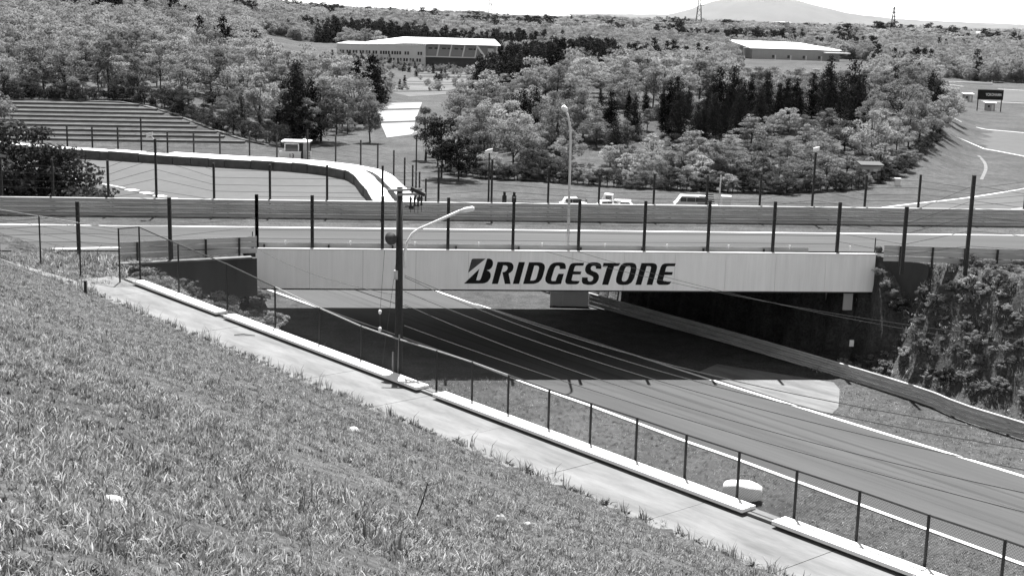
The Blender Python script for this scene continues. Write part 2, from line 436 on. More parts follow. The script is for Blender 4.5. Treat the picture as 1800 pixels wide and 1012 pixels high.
# ------------------------------------------------------------------ footpath
fp = struct(empty('footpath', path_pt(700, (NG + NK) / 2, 8.2)), 'pale concrete footpath running down past the grass slope', 'footpath')
def fp_box(name, s0, s1, n0, n1, z0, z1, m, bevel=.012):
    b = MB(); f0 = np.array([*fp.location])
    c = FD * ((s0 + s1) / 2) + FN * ((n0 + n1) / 2)
    b.box((c[0] - f0[0], c[1] - f0[1], (z0 + z1) / 2 - f0[2]), s1 - s0, n1 - n0, z1 - z0, FD)
    o = b.build(name, m, fp)
    return o
def s_at(px, off, z): return float(path_pt(px, off, z) @ FD)
s_left = s_at(215, NK, 8.3); s_end = s_left + 75
SL = 4.6; s = s_left - .3
while s < s_end - 20:
    fp_box('paving_slab', s, s + SL - .02, NG - .25, NK - .37, 8.06, 8.245 + random.uniform(-.004, .004), 'concrete'); s += SL
fp_box('edge_strip', s_left + 1.0, s_end - 18, NK - .36, NK + .1, 8.02, 8.335, 'concrete')
for a_, b_ in ((250, 398), (411, 752), (781, 1326), (1378, 1626), (1629, 1900)):
    fp_box('kerb_slab', s_at(a_, NK, 8.45), s_at(b_, NK, 8.45), NK - .54, NK + .06, 8.345, 8.45, 'concrete_white')
# narrower path going on to the left
struct(ribbon('side_path', [path_pt(230, NG + .9, 8.2)[:2], P(120, 497, 8.2)[:2], P(0, 478, 8.2)[:2], P(-120, 462, 8.2)[:2]], 1.1,
              lambda x, y: hz(x, y) + .03, 'concrete'), 'narrow pale path continuing to the left', 'path')

# ------------------------------------------------------------------ bridge
def W(p, o): return (p[0] - o.location.x, p[1] - o.location.y, p[2] - o.location.z)
br = empty('bridge', (A[0], A[1], 0)); tag(br, 'long pale-sided road bridge with black lettering across the lower track', 'bridge')
sk = np.array([-.6, .8, 0]); SH = (sk @ BD) / (sk @ BN)          # the abutments run along the lower track
VW = 19.6
def slab(name, s0, s1, v0, v1, z0, z1, m, skew=True, parent=br):
    b = MB(); k = SH if skew else 0.0
    q = [along(s0 + k * v0, v0, 0), along(s1 + k * v0, v0, 0), along(s1 + k * v1, v1, 0), along(s0 + k * v1, v1, 0)]
    b.loft([[W((p[0], p[1], z0), br) for p in q], [W((p[0], p[1], z1), br) for p in q]])
    return b.build(name, m, parent)
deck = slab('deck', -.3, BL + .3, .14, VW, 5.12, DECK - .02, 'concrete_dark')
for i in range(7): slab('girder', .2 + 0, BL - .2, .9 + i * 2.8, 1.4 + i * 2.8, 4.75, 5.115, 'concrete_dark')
NP_ = 12; pw = BL / NP_
ZB, ZT = 5.0, 7.47
fas = empty('fascia', (0, 0, 0)); fas.parent = br
for i in range(NP_):
    slab('fascia_panel', i * pw + .007, (i + 1) * pw - .007, 0, .10, ZB, ZT, 'panel', False, fas)
slab('coping', -.06, BL + .06, -.05, .16, ZT + .002, ZT + .07, 'steel_white', False)
slab('drip_edge', 0, BL, .02, .138, ZB - .09, ZB - .003, 'steel_dark', False)
# left and right abutment walls, wing walls
def wall_line(name, p, q, z0, z1, t, m, z1b=None, parent=br):
    p = np.array([p[0], p[1], 0.0]); q = np.array([q[0], q[1], 0.0]); d = (q - p) / np.linalg.norm(q - p); n = np.array([-d[1], d[0], 0]) * t
    z1b = z1 if z1b is None else z1b; b = MB()
    b.loft([[W(p + (0, 0, z0), br), W(p + n + (0, 0, z0), br), W(p + n + (0, 0, z1), br), W(p + (0, 0, z1), br)],
            [W(q + (0, 0, z0), br), W(q + n + (0, 0, z0), br), W(q + n + (0, 0, z1b), br), W(q + (0, 0, z1b), br)]])
    return b.build(name, m, parent)
ra = np.array(B) + BD * .1
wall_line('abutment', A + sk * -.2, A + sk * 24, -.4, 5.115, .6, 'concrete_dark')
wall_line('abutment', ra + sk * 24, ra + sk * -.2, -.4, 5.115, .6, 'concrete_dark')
for k in range(8):
    c = ra + sk * (1.5 + k * 2.6) + np.array([-.8, -.6, 0]) * .15
    b = MB(); b.box(W((c[0], c[1], 2.2), br), .7, .3, 4.4, sk); b.build('pilaster', 'wall_grey', br)
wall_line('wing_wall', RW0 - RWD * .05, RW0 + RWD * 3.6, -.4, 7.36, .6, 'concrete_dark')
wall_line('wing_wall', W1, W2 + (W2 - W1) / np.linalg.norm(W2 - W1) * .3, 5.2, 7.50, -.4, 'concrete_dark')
wall_line('wing_cap', W1, W2, 7.505, 7.60, -.5, 'concrete')
p0 = Q(1490, 530, 88.0); b = MB(); b.box(W(p0, br), .62, .12, 1.1, BD); b.build('hanging_plate', 'wall_grey', br)
p0 = Q(1497, 603, 86.0); b = MB(); b.box(W(p0, br), .28, .05, .42, BD); b.build('notice_plate', 'steel_white', br)

rwp = P(1000, 537, 0); rt = empty('retaining_wall', rwp); tag(rt, 'short pale concrete retaining wall seen beyond the underpass', 'wall')
for k in range(3): b = MB(); b.box((-1.0 + k * 1.0, 0, .7), .98, .5, 1.5, (1, 0, 0)); b.build('wall_block', 'wall_pale', rt)
b = MB(); b.box((0, -.02, 1.5), 3.1, .6, .1); b.build('wall_cap', 'concrete', rt)
# lettering: traced outlines, in pixels of two enlarged views, brought onto the face of the bridge
L1, L2 = (805, 440, 9.0), (1000, 440, 9.0)
LET = [
 ('grey_paint', L1, [[(160,355),(212,160),(220,140),(240,130),(440,130)]]),
 ('black_paint', L1, [[(95,525),(340,290),(288,470),(325,475),(350,465),(365,440),(462,130),(500,128),(538,148),(556,185),(552,235),(528,280),(495,305),(455,316),(490,328),(515,360),(520,400),(507,450),(472,495),(425,518),(370,525)]]),
 ('black_paint', L1, [[(627,182),(800,182),(848,195),(876,228),(881,268),(866,315),(837,345),(802,365),(833,530),(742,530),(702,345),(740,338),(770,318),(787,285),(783,255),(762,238),(715,236),(632,530),(535,530)]]),
 ('black_paint', L1, [[(962,185),(1060,185),(967,530),(867,530)]]),
 ('black_paint', L1, [[(1125,188),(1290,188),(1340,200),(1370,230),(1377,275),(1350,385),(1320,460),(1272,508),(1200,530),(1030,530)], [(1208,240),(1255,240),(1280,255),(1283,285),(1245,430),(1225,465),(1190,477),(1142,477)]]),
 ('black_paint', L1, [[(1705,295),(1608,295),(1612,260),(1595,243),(1560,243),(1530,270),(1475,450),(1478,478),(1500,485),(1545,483),(1566,420),(1590,370),(1675,370),(1630,530),(1550,538),(1480,538),(1420,525),(1385,490),(1380,440),(1420,310),(1460,230),(1510,197),(1570,188),(1650,190),(1693,207),(1708,250)]]),
]
EE = [(1690,205),(1675,250),(1560,250),(1540,265),(1520,338),(1645,343),(1632,388),(1510,388),(1487,475),(1497,488),(1618,492),(1600,530),(1565,545),(1430,545),(1400,530),(1387,500),(1395,460),(1450,270),(1475,225),(1520,205)]
LET += [('black_paint', L2, [[(x - 1447, y - 8) for x, y in EE]]),
 ('black_paint', L2, [[(512,293),(425,290),(428,262),(412,245),(380,243),(355,258),(345,285),(352,312),(385,330),(440,350),(470,385),(478,420),(465,470),(430,520),(370,545),(290,545),(225,530),(203,495),(208,425),(298,428),(297,465),(312,490),(345,492),(375,475),(388,440),(380,415),(340,395),(285,370),(258,330),(255,290),(275,235),(315,200),(370,188),(450,190),(500,210),(515,250)]]),
 ('black_paint', L2, [[(548,197),(813,200),(790,245),(715,252),(622,545),(523,543),(600,275),(615,252),(535,250)]]),
 ('black_paint', L2, [[(900,195),(1000,195),(1053,213),(1072,262),(1065,320),(1032,440),(992,508),(930,543),(850,548),(782,538),(747,502),(745,450),(775,340),(810,250),(850,210)], [(925,248),(965,248),(980,265),(975,310),(935,450),(905,485),(865,493),(840,480),(838,450),(870,330),(895,270)]]),
 ('black_paint', L2, [[(1148,200),(1330,200),(1380,215),(1397,255),(1390,300),(1320,545),(1228,545),(1300,280),(1298,258),(1280,250),(1230,250),(1143,545),(1052,545)]]),
 ('black_paint', L2, [EE])]
def on_face(px, py, out=0.0):
    d = ray(px, py); t = ((A - EYE) @ BN) / (d @ BN); return EYE + t * d - BN * out
def smooth_loop(l, n=2):                                # soften traced corners a little (long straight edges stay)
    out = []
    m_ = len(l)
    for i in range(m_):
        p0, p1, p2 = np.array(l[i - 1], float), np.array(l[i], float), np.array(l[(i + 1) % m_], float)
        a_ = p1 - p0; b_ = p2 - p1; cs = a_ @ b_ / (np.linalg.norm(a_) * np.linalg.norm(b_) + 1e-9)
        if cs > .45:
            r = .3
            out += [tuple(p1 - a_ * r), tuple(p1 * .88 + (p0 + p2) * .06), tuple(p1 + b_ * r)]
        else: out.append(tuple(p1))
    return out
for m_, (ox, oy, zz), loops in LET:
    loops = [smooth_loop(l) for l in loops]
    b = MB(); fl = [[on_face(ox + x / zz, oy + y / zz, .006) for x, y in l] for l in loops]
    bk = [[p + BN * .005 for p in l] for l in fl]
    flat = [p for l in fl for p in l]
    tri = tessellate_polygon([[Vector((float((p - A) @ BD), float(p[2]), 0)) for p in l] for l in fl])
    b.add([W(p, br) for p in flat], [tuple(t) for t in tri])
    for f_, k_ in zip(fl, bk):
        n = len(f_); b.add([W(p, br) for p in f_] + [W(p, br) for p in k_], [(i, (i + 1) % n, n + (i + 1) % n, n + i) for i in range(n)])
    b.build('letter', m_, fas)

# ------------------------------------------------------------------ guard rails
def wbeam(b, pts, zc, hgt=.31, amp=.06, n_sign=1.0, o=None):
    pts = np.array(pts, float); d = np.gradient(pts[:, :2], axis=0); d /= np.linalg.norm(d, axis=1)[:, None]
    prof = [(0, -.5), (1, -.36), (1, -.22), (0, -.06), (0, .06), (1, .22), (1, .36), (0, .5), (-.35, .5), (-.35, -.5)]
    rings = []
    for p, t in zip(pts, d):
        n = np.array([-t[1], t[0], 0]) * n_sign
        rings.append([W(np.array([p[0], p[1], p[2] + zc + zz * hgt]) + n * amp * a, o) for a, zz in prof])
    b.loft(rings)
def guardrail(name, xy, zf, heights, label, post_step=4.0, side=-1.0, post_top=1.15, m='steel_rail', back=.13, hgt=.31):
    p = resample(xy, 2.0); p3 = [(a, b_, zf(a, b_)) for a, b_ in p]
    o = empty(name, p3[len(p3) // 2]); tag(o, label, 'guard rail')
    for h in heights:
        b = MB(); wbeam(b, p3, h, hgt, n_sign=side, o=o); b.build('rail', m, o)
    s = np.concatenate([[0], np.cumsum(np.linalg.norm(np.diff(p, axis=0), axis=1))])
    for t in np.arange(1.0, s[-1], post_step):
        x = np.interp(t, s, p[:, 0]); y = np.interp(t, s, p[:, 1]); z = zf(x, y)
        i = min(np.searchsorted(s, t), len(p) - 1); d = p[i] - p[i - 1]; d /= np.linalg.norm(d); n = np.array([-d[1], d[0]]) * -side * back
        b = MB(); b.box(W((x + n[0], y + n[1], z + post_top / 2 - .1), o), .11, .11, post_top + .2, (*d, 0)); b.build('post', 'steel_dark', o)
    return o
gv = 12.9
far_rail = guardrail('guard_rail', [along(s, gv, 0)[:2] for s in np.arange(-60, 105, 8)], lambda x, y: 7.49, (.17, .50, .83, 1.16), 'long four-rail guard rail along the far side of the upper track', 4.0, -1.0, 1.3)
near_rail = guardrail('guard_rail', [along(s, .62, 0)[:2] for s in np.arange(-.5, BL + 1, 6)], lambda x, y: DECK, (.22, ), 'low dark guard rail along the near edge of the bridge deck', 4.0, 1.0, .3, 'steel_rail', hgt=.36)
for s in np.arange(1.8, BL, 4.05):
    b = MB(); p = along(s, .5, DECK + .47); b.box(W(p, near_rail), .10, .05, .13, BD); b.bar(W(p - (0, 0, .2), near_rail), W(p - (0, 0, .05), near_rail), .03); b.build('reflector', 'steel_white', near_rail)
wl = [W1 + BN * 1.0, (W1 + W2) / 2 + BN * 1.0, W2 + BN * 1.0 + BD * .3]
guardrail('guard_rail', [p[:2] for p in wl], lambda x, y: 7.5, (.25, .62, .95), 'short pale guard rail on the wing wall left of the bridge', 2.0, 1.0, 1.1)
rl = [P(1590, 470, 7.5)[:2] + (-.9, 1.6), P(1590, 468, 7.5)[:2] + (0, 1.2), P(1700, 470, 7.5)[:2] + (0, .8), P(1800, 472, 7.5)[:2] + (0, .5), P(1990, 480, 7.5)[:2]]
guardrail('guard_rail', rl, lambda x, y: 7.5, (.25, .62, .95), 'guard rail on the bank top right of the bridge', 2.0, 1.0, 1.1)
low_rail = guardrail('guard_rail', [(48, 47.0), P(1800, 774, 0)[:2], P(1600, 704, 0)[:2], P(1300, 612, 0)[:2], P(1040, 538, 0)[:2], (-4, 120), (-14, 134)], lambda x, y: .02, (.2, .53, .86), 'three-rail guard rail along the right edge of the lower track', 4.0, 1.0, 1.0)

# ------------------------------------------------------------------ debris fences (dark posts strung with cables)
def debris_fence(label, posts, w, wires, overlap=True, loc=None, wm='steel_wire'):
    o = empty('debris_fence', posts[len(posts) // 2][0]); tag(o, label, 'fence')
    for base, top in posts:
        b = MB(); b.bar(W(base, o), W(top, o), w, w, (1, 0, 0)); b.build('post', 'steel_dark', o)
    for f in wires:
        b = MB(); 
        line = [W(base + (np.array(top) - base) * f + np.array([0, -w / 2 - .02, 0]), o) for base, top in posts]
        b.tube(line, .014, 4); b.build('cable', wm, o)
    return o
def col_on(px, fn):                                     # where photo column px meets the line fn(s)
    lo, hi = -80.0, 130.0
    for _ in range(50):
        m_ = (lo + hi) / 2; d = fn(m_) - EYE; x = CX + F * (d @ RT) / (d @ FW)
        if x < px: lo = m_
        else: hi = m_
    return fn((lo + hi) / 2)
near_posts = []
for x, yt in ((452, 342), (549, 343), (672, 345), (787, 347), (901, 347), (1016, 350), (1131, 353), (1243, 352), (1357, 354), (1470, 356)):
    p = col_on(x, lambda s: along(s, .34, 7.2)); near_posts.append((p, np.array([p[0], p[1], z_at(p, yt)])))
lp = []
for x, yb, yt in ((-20, 440, 372), (139, 446, 354), (300, 462, 347)):
    p = P(x, yb, 7.4); lp.append((p - (0, 0, .3), np.array([p[0], p[1], z_at(p, yt)])))
debris_fence('tall dark debris fence posts on the near side, left of the bridge', lp + [near_posts[0]], .19, (.3, .45, .6, .75, .9))
debris_fence('row of dark debris fence posts along the near edge of the bridge', near_posts, .19, (.25, .4, .55, .7, .85, .97))
rp = []
for x, yb, yt in ((1585, 474, 363), (1697, 476, 308), (1818, 478, 330), (1940, 482, 335)):
    p = P(x, yb, 7.4); rp.append((p - (0, 0, .3), np.array([p[0], p[1], z_at(p, yt)])))
debris_fence('tall dark debris fence posts on the bank right of the bridge', [near_posts[-1]] + rp, .20, (.3, .45, .6, .75, .9))
fpst = []
for x, yt in ((-75, 275), (5, 275), (95, 280), (192, 282), (276, 244), (377, 287), (475, 289), (575, 290), (672, 291), (770, 293), (863, 280), (962, 294), (1051, 305), (1147, 305), (1240, 308), (1333, 305), (1425, 268), (1517, 308), (1611, 307), (1704, 322), (1797, 308), (1890, 310)):
    p = col_on(x, lambda s: along(s, gv + .6, 7.3)); fpst.append((p, np.array([p[0], p[1], z_at(p, yt)])))
ff = debris_fence('long row of dark debris fence posts behind the far guard rail', fpst, .15, (.2, .35, .5, .62, .75, .88))
for i, (dx, dz) in ((4, (-.35, .28)), (10, (-.2, .6)), (16, (0, .25))):
    t = fpst[i][1]; b = MB(); b.bar(W(t - (0, 0, .1), ff), W(t + (dx, 0, dz), ff), .05); b.box(W(t + (dx, -.1, dz), ff), .42, .3, .26, (1, 0, .3)); b.build('floodlight', 'steel_white', ff)

# ------------------------------------------------------------------ chain-link fence beside the footpath
cl = empty('chain_link_fence', path_pt(829, NK + .2, 8.1)); tag(cl, 'chain-link fence with dark posts and top rail along the footpath', 'fence')
cps = []
for x, yt in ((247, 398), (315, 428), (400, 463), (484, 503), (562, 540), (635, 572), (702, 595), (767, 615), (829, 635), (892, 658), (963, 683), (1036, 707), (1116, 733), (1202, 762), (1294, 792), (1394, 825), (1503, 861), (1623, 903), (1755, 947), (1900, 998), (2060, 1052)):
    p = path_pt(x, NK + .22, 8.05); cps.append((p, np.array([p[0], p[1], z_at(p, yt)])))
lft = []
for x, yb, yt in ((-95, 450, 355), (0, 456, 367), (72, 466, 379), (142, 487, 391), (211, 499, 401)):
    p = P(x, yb, 8.15); lft.append((p - (0, 0, .1), np.array([p[0], p[1], z_at(p, yt)])))
cps = lft + cps
for i, (p, t) in enumerate(cps):
    b = MB(); b.tube([W(p, cl), W(t, cl)], .042, 8); b.build('post', 'steel_dark', cl)
for i in range(len(cps) - 1):
    b = MB(); b.tube([W(cps[i][1] - (0, 0, .03), cl), W(cps[i + 1][1] - (0, 0, .03), cl)], .03, 6); b.build('top_rail', 'steel_galv' if i < 4 or 7 < i < 14 else 'steel_dark', cl)
mesh = MB()
for i in range(4, len(cps) - 1):
    p0, t0 = cps[i]; p1, t1 = cps[i + 1]; w = np.linalg.norm(p1 - p0); h = ((t0 - p0)[2] + (t1 - p1)[2]) / 2 - .05
    def pt(u, v): 
        a_ = u / w; return W(p0 * (1 - a_) + p1 * a_ + np.array([0, 0, v * ((t0 - p0)[2] * (1 - a_) + (t1 - p1)[2] * a_ - .05) / h]), cl)
    for sgn in (1, -1):
        for c in np.arange(-h, w + h, .085):
            u0, v0, u1, v1 = (c, 0, c + h, h) if sgn > 0 else (c, 0, c - h, h)
            # clip to the bay
            ts = [0.0, 1.0]; du = u1 - u0
            ta, tb_ = sorted(((0 - u0) / du, (w - u0) / du)); ts = [max(0, ta), min(1, tb_)]
            if ts[1] - ts[0] < .02: continue
            a_ = (u0 + du * ts[0], h * ts[0]); b_ = (u0 + du * ts[1], h * ts[1]); e = .004
            mesh.add([pt(a_[0] - e, a_[1]), pt(a_[0] + e, a_[1]), pt(b_[0] + e, b_[1]), pt(b_[0] - e, b_[1])], [(0, 1, 2, 3)])
wm_ = mesh.build('wire_mesh', 'steel_wire', cl); wm_['kind'] = 'stuff'
for k in (.35, .5, .65, .8, .92):
    b = MB(); b.tube([W(p + (t - p) * k, cl) for p, t in lft], .009, 4); b.build('barbed_wire', 'steel_wire', cl)
# short marker post on the path
p = P(151, 527, 8.3); b = MB(); b.box((0, 0, .42), .12, .12, .95); b.box((0, 0, .91), .14, .14, .05)
o = b.build('marker_post', 'steel_dark'); o.location = tuple(p); tag(o, 'short dark marker post at the grass edge of the footpath', 'post')

# ------------------------------------------------------------------ utility pole, lamps, speakers, cables
pb = path_pt(700, NK + 1.3, 7.0); pt_ = np.array([pb[0] - .02, pb[1], z_at(pb, 329)])
up = empty('utility_pole', pb); tag(up, 'dark utility pole with crossarms, horn speaker and curved lamp arm', 'utility pole')
pole_d = pb[1]
def U(x, y, dd=0.0): return np.array(W(Q(x, y, pole_d + dd), up))
b = MB(); b.tube([W(pb - (0, 0, 1), up), W(pb * .5 + pt_ * .5, up), W(pt_, up)], [.175, .15, .12], 14); b.build('pole', 'wood_pole', up, True)
for (xa, ya, xb, yb) in ((681, 335, 742, 333), (697, 342, 748, 341)):
    b = MB(); b.bar(U(xa, ya, -.15), U(xb, yb, -.15), .07, .09); b.build('crossarm', 'steel_galv', up)
b = MB(); b.bar(U(722, 331, -.2), U(747, 343, -.2), .13, .13); b.build('switch_box', 'steel_dark', up)
for x, y in ((722, 345), (729, 345), (735, 346), (741, 344)):
    b = MB(); c = U(x, y, -.15); b.tube([c, c - (0, 0, .12), c - (0, 0, .25), c - (0, 0, .38)], [.03, .06, .03, .055], 8); b.tube([c - (0, 0, .38), c - (0, 0, .65)], .012, 4); b.build('insulator', 'steel_dark', up)
b = MB(); b.bar(U(712, 363, -.1), U(737, 361, -.1), .04); b.box(U(723, 364, -.1), .2, .16, .14); b.build('bracket', 'steel_dark', up)
arm = [U(x, y) for x, y in ((712, 470), (711, 445), (716, 426), (725, 411), (736, 403), (770, 388), (808, 371))]
b = MB(); b.tube(arm, .06, 8); b.build('lamp_arm', 'steel_white', up, True)
h0, h1 = U(806, 372), U(834, 366); b = MB(); b.tube([h0, h0 * .6 + h1 * .4, h1 * .9 + h0 * .1, h1], [.05, .11, .10, .05], 10); b.build('lamp_head', 'steel_white', up, True)
def horn(parent, c, r, m='steel_rail'):
    b = MB(); c = np.array(c, float); d = np.array([-.35, -.9, -.05]); d /= np.linalg.norm(d)
    b.tube([c + d * .05, c + d * .04, c - d * .12, c - d * .3, c - d * .42], [r, r * .98, r * .62, r * .25, r * .22], 18, cap=True)
    o = b.build('horn_speaker', m, parent, True); return o
horn(up, U(688, 419, -.3), .26, 'wall_dark')
b = MB(); b.bar(U(690, 427), U(703, 426), .05); b.build('speaker_bracket', 'steel_galv', up)
b = MB(); b.box(U(696, 483, -.1), .16, .14, .36); b.build('junction_box', 'steel_rail', up)
g1 = U(672, 640, 1.0); b = MB(); b.tube([U(699, 440), g1], .008, 4); b.build('guy_wire', 'steel_wire', up)
for y in (548, 578):
    b = MB(); c = U(668, y, .3); b.tube([c - (0, 0, .09), c - (0, 0, .04), c + (0, 0, .04), c + (0, 0, .09)], [.03, .07, .07, .03], 8); b.build('guy_insulator', 'steel_white', up)
b = MB(); b.tube([U(668, 548, .3), U(668, 578, .3)], .01, 4); b.tube([U(668, 548, .3), U(676, 440, 0)], .008, 4); b.build('guy_wire', 'steel_wire', up)
# pale stay posts at the foot of the pole
for x, y0, y1 in ((690, 618, 652), (699, 588, 655)):
    p = path_pt(x, NK + .35, 7.6); b = MB(); b.tube([(0, 0, 0), (.04 if x > 695 else 0, 0, z_at(p, y0) - 7.6)], .035, 8); o = b.build('stake', 'steel_galv'); o.location = tuple(p)
    tag(o, 'taller thin pale stake leaning at the foot of the utility pole' if x > 695 else 'shorter thin pale stake left of the utility pole foot', 'stake')
# power cables: from the pole to the next one beyond the frame
def cable(name, pts, r, label, group='power cables above the footpath fence', n=24):
    pts = np.array(pts, float); t = np.linspace(0, 1, n); 
    s = np.concatenate([[0], np.cumsum(np.linalg.norm(np.diff(pts[:, :2], axis=0), axis=1))]); s /= s[-1]
    k = np.stack([np.polyval(np.polyfit(s, pts[:, i], len(pts) - 1), t) for i in range(3)], -1)
    b = MB(); b.tube([p - pts[0] for p in k], r, 5); o = b.build(name, 'steel_wire'); o.location = tuple(pts[0]); tag(o, label, 'cable', group); return o
CB = [((487, 672, 802), 'topmost power cable running from the utility pole down to the right'),
      ((484, 655, 775), 'thin upper power cable running from the utility pole to the right'),
      ((512, 690, 842), 'second power cable sagging from the utility pole to the right'),
      ((535, 722, 882), 'third power cable sagging from the utility pole to the right'),
      ((572, 743, 918), 'lowest power cable just above the chain-link fence')]
for i, (yy, lab) in enumerate(CB):
    pts = []
    for px, y in zip((706, 1200, 1800), yy):
        p = path_pt(px, NK + 1.3, 0); pts.append((p[0], p[1], z_at(p, y)))
    pts = np.array(pts); ext = pts[2] + (pts[2] - pts[1]) * .35; pts = np.array([pts[0], pts[1], pts[2]])
    cable('power_cable', pts, .014, lab)
e0 = Q(703, 519, pole_d)
cable('power_cable', [e0, (e0 + along(0, 0, 7.6)) / 2 - (0, 0, .4), along(0, -.1, 7.6)], .012, 'cable strung from the utility pole to the left end of the bridge', 'cables at the bridge')
for k, (a_, y2) in enumerate(((958, 606), (1016, 622))):
    s0 = col_on(a_, lambda s: along(s, -.12, 7.52)); s2 = Q(1880, y2, 62.0)
    cable('power_cable', [s0, (s0 + s2) / 2 - (0, 0, .6), s2], .012, ('upper' if k == 0 else 'lower') + ' thin cable crossing the bridge face towards the right bank', 'cables at the bridge')
# street lamp standing on the bridge
lb = col_on(998, lambda s: along(s, .75, DECK)); D_ = lb[1]
sl = empty('street_lamp', lb); tag(sl, 'tall pale street lamp with curved top standing on the bridge', 'street lamp')
def S(x, y): return np.array(W(Q(x, y, D_), sl))
b = MB(); b.tube([(0, 0, 0), S(1003, 250), S(1002.5, 225), S(999, 206), S(995, 194)], [.10, .075, .07, .065, .06], 10); b.build('pole', 'wall_pale', sl, True)
b = MB(); c0, c1 = S(997, 196), S(988, 187); b.tube([c0, c0 * .7 + c1 * .3, c1 * .9 + c0 * .1, c1], [.07, .17, .17, .08], 10); b.build('lamp_head', 'steel_white', sl, True)
# horn speaker at the right end of the bridge
p = col_on(1537, lambda s: along(s, .3, DECK)); sp = empty('speaker_post', p); tag(sp, 'small horn speaker on a thin post at the bridge right end', 'speaker')
b = MB(); b.tube([(0, 0, 0), (0, 0, z_at(p, 418) - DECK)], .035, 8); b.build('post', 'steel_dark', sp)
horn(sp, W(Q(1545, 438, p[1] - .3), sp), .24, 'wall_dark')
p = col_on(444, lambda s: along(s, .3, DECK)); b = MB(); b.tube([(0, 0, 0), (0, 0, z_at(p, 407) - DECK)], .03, 8); b.box((0, 0, .25), .14, .14, .5); o = b.build('marker_post', 'steel_dark'); o.location = tuple(p)
tag(o, 'thin dark marker post at the left end of the bridge', 'post')

# ------------------------------------------------------------------ tyre barrier, wall and catch fence round the runoff
def offset_line(p, off):
    d = np.gradient(p, axis=0); d /= np.linalg.norm(d, axis=1)[:, None]
    return p + np.stack([-d[:, 1], d[:, 0]], -1) * off
tl = resample(tb, 2.4)
tl = tl[(tl[:, 0] > -95)]
if np.cross(np.append(tl[1] - tl[0], 0), np.append(np.array([0, 300.0]) - tl[0], 0))[2] < 0: sgn = -1.0
else: sgn = 1.0
bk1 = offset_line(tl, sgn * 2.3); w0 = offset_line(tl, sgn * 3.1); w1 = offset_line(tl, sgn * 5.0); cfl = offset_line(tl, sgn * 6.2)
tyb = empty('tyre_barrier', (*tl[len(tl) // 2], 0)); tag(tyb, 'long curved tyre barrier with white covered top round the runoff', 'barrier')
for i in range(len(tl) - 1):
    b = MB(); j = random.uniform(-.06, .06); h = 1.22 + random.uniform(-.05, .06); g = .02
    q = [tl[i] * (1 - g) + tl[i + 1] * g, tl[i] * g + tl[i + 1] * (1 - g), bk1[i] * g + bk1[i + 1] * (1 - g), bk1[i] * (1 - g) + bk1[i + 1] * g]
    dn = (bk1[i] - tl[i]) / 2.3 * j; q = [p + dn for p in q]
    b.loft([[W((*p, 0), tyb) for p in q], [W((*p, h), tyb) for p in q]]); o = b.build('tyre_block', 'tyre_face', tyb)
    b = MB(); c = sum(q) / 4; q2 = [c + (p - c) * 1.012 for p in q]
    b.loft([[W((*p, h + .004), tyb) for p in q2], [W((*p, h + .07 + random.uniform(0, .05)), tyb) for p in q]]); b.build('cover', 'white_cover', o)
bw_ = empty('barrier_wall', (*w0[len(tl) // 2], 0)); tag(bw_, 'low white concrete wall behind the tyre barrier', 'wall')
for i in range(0, len(tl) - 1):
    if tl[i][0] < -52: continue
    b = MB(); q = [w0[i], w0[i + 1] * .985 + w0[i] * .015, w1[i + 1] * .985 + w1[i] * .015, w1[i]]
    b.loft([[W((*p, 0), bw_) for p in q], [W((*p, 1.25), bw_) for p in q]]); b.build('wall_block', 'concrete_white', bw_)
def col_poly(px, line):
    best = None
    for i in range(len(line) - 1):
        f = []
        for p in (line[i], line[i + 1]):
            d = np.array([p[0], p[1], 0]) - EYE; f.append(CX + F * (d @ RT) / (d @ FW) - px)
        if f[0] * f[1] <= 0 and f[0] != f[1]:
            t = f[0] / (f[0] - f[1]); p = line[i] * (1 - t) + line[i + 1] * t
            if best is None or p[1] > best[1]: best = p
    return best
cpo = []
for x, yt in ((75, 218), (119, 220), (163, 223), (208, 224), (249, 205), (295, 232), (341, 233), (387, 235), (439, 236), (487, 238), (541, 228), (590, 238), (634, 246), (664, 252), (692, 264), (711, 277), (725, 290), (737, 302), (748, 314)):
    p = col_poly(x, cfl)
    if p is None: continue
    cpo.append((np.array([p[0], p[1], 0.0]), np.array([p[0], p[1], z_at(p, yt)])))
debris_fence('tall dark catch fence curving behind the tyre barrier', cpo, .20, (.3, .45, .6, .75, .9))
# lamp mast and signal poles in the grass beyond the upper track
for x, y0, y1, lab in ((731, 236, 330, 'dark mast rising beside the pond behind the barrier end'), (858, 268, 362, 'thin floodlight mast in the grass before the evergreen')):
    p = P(x, y1 + 14, 0.0); o = empty('light_mast', p); b = MB(); b.tube([(0, 0, 0), (0, 0, z_at(p, y0))], [.13, .08], 8); b.build('mast', 'steel_dark', o)
    b = MB(); b.box((-.2, -.1, z_at(p, y0) + .1), .6, .4, .35, (1, 0, .3)); b.build('floodlight', 'steel_white', o); tag(o, lab, 'light mast')

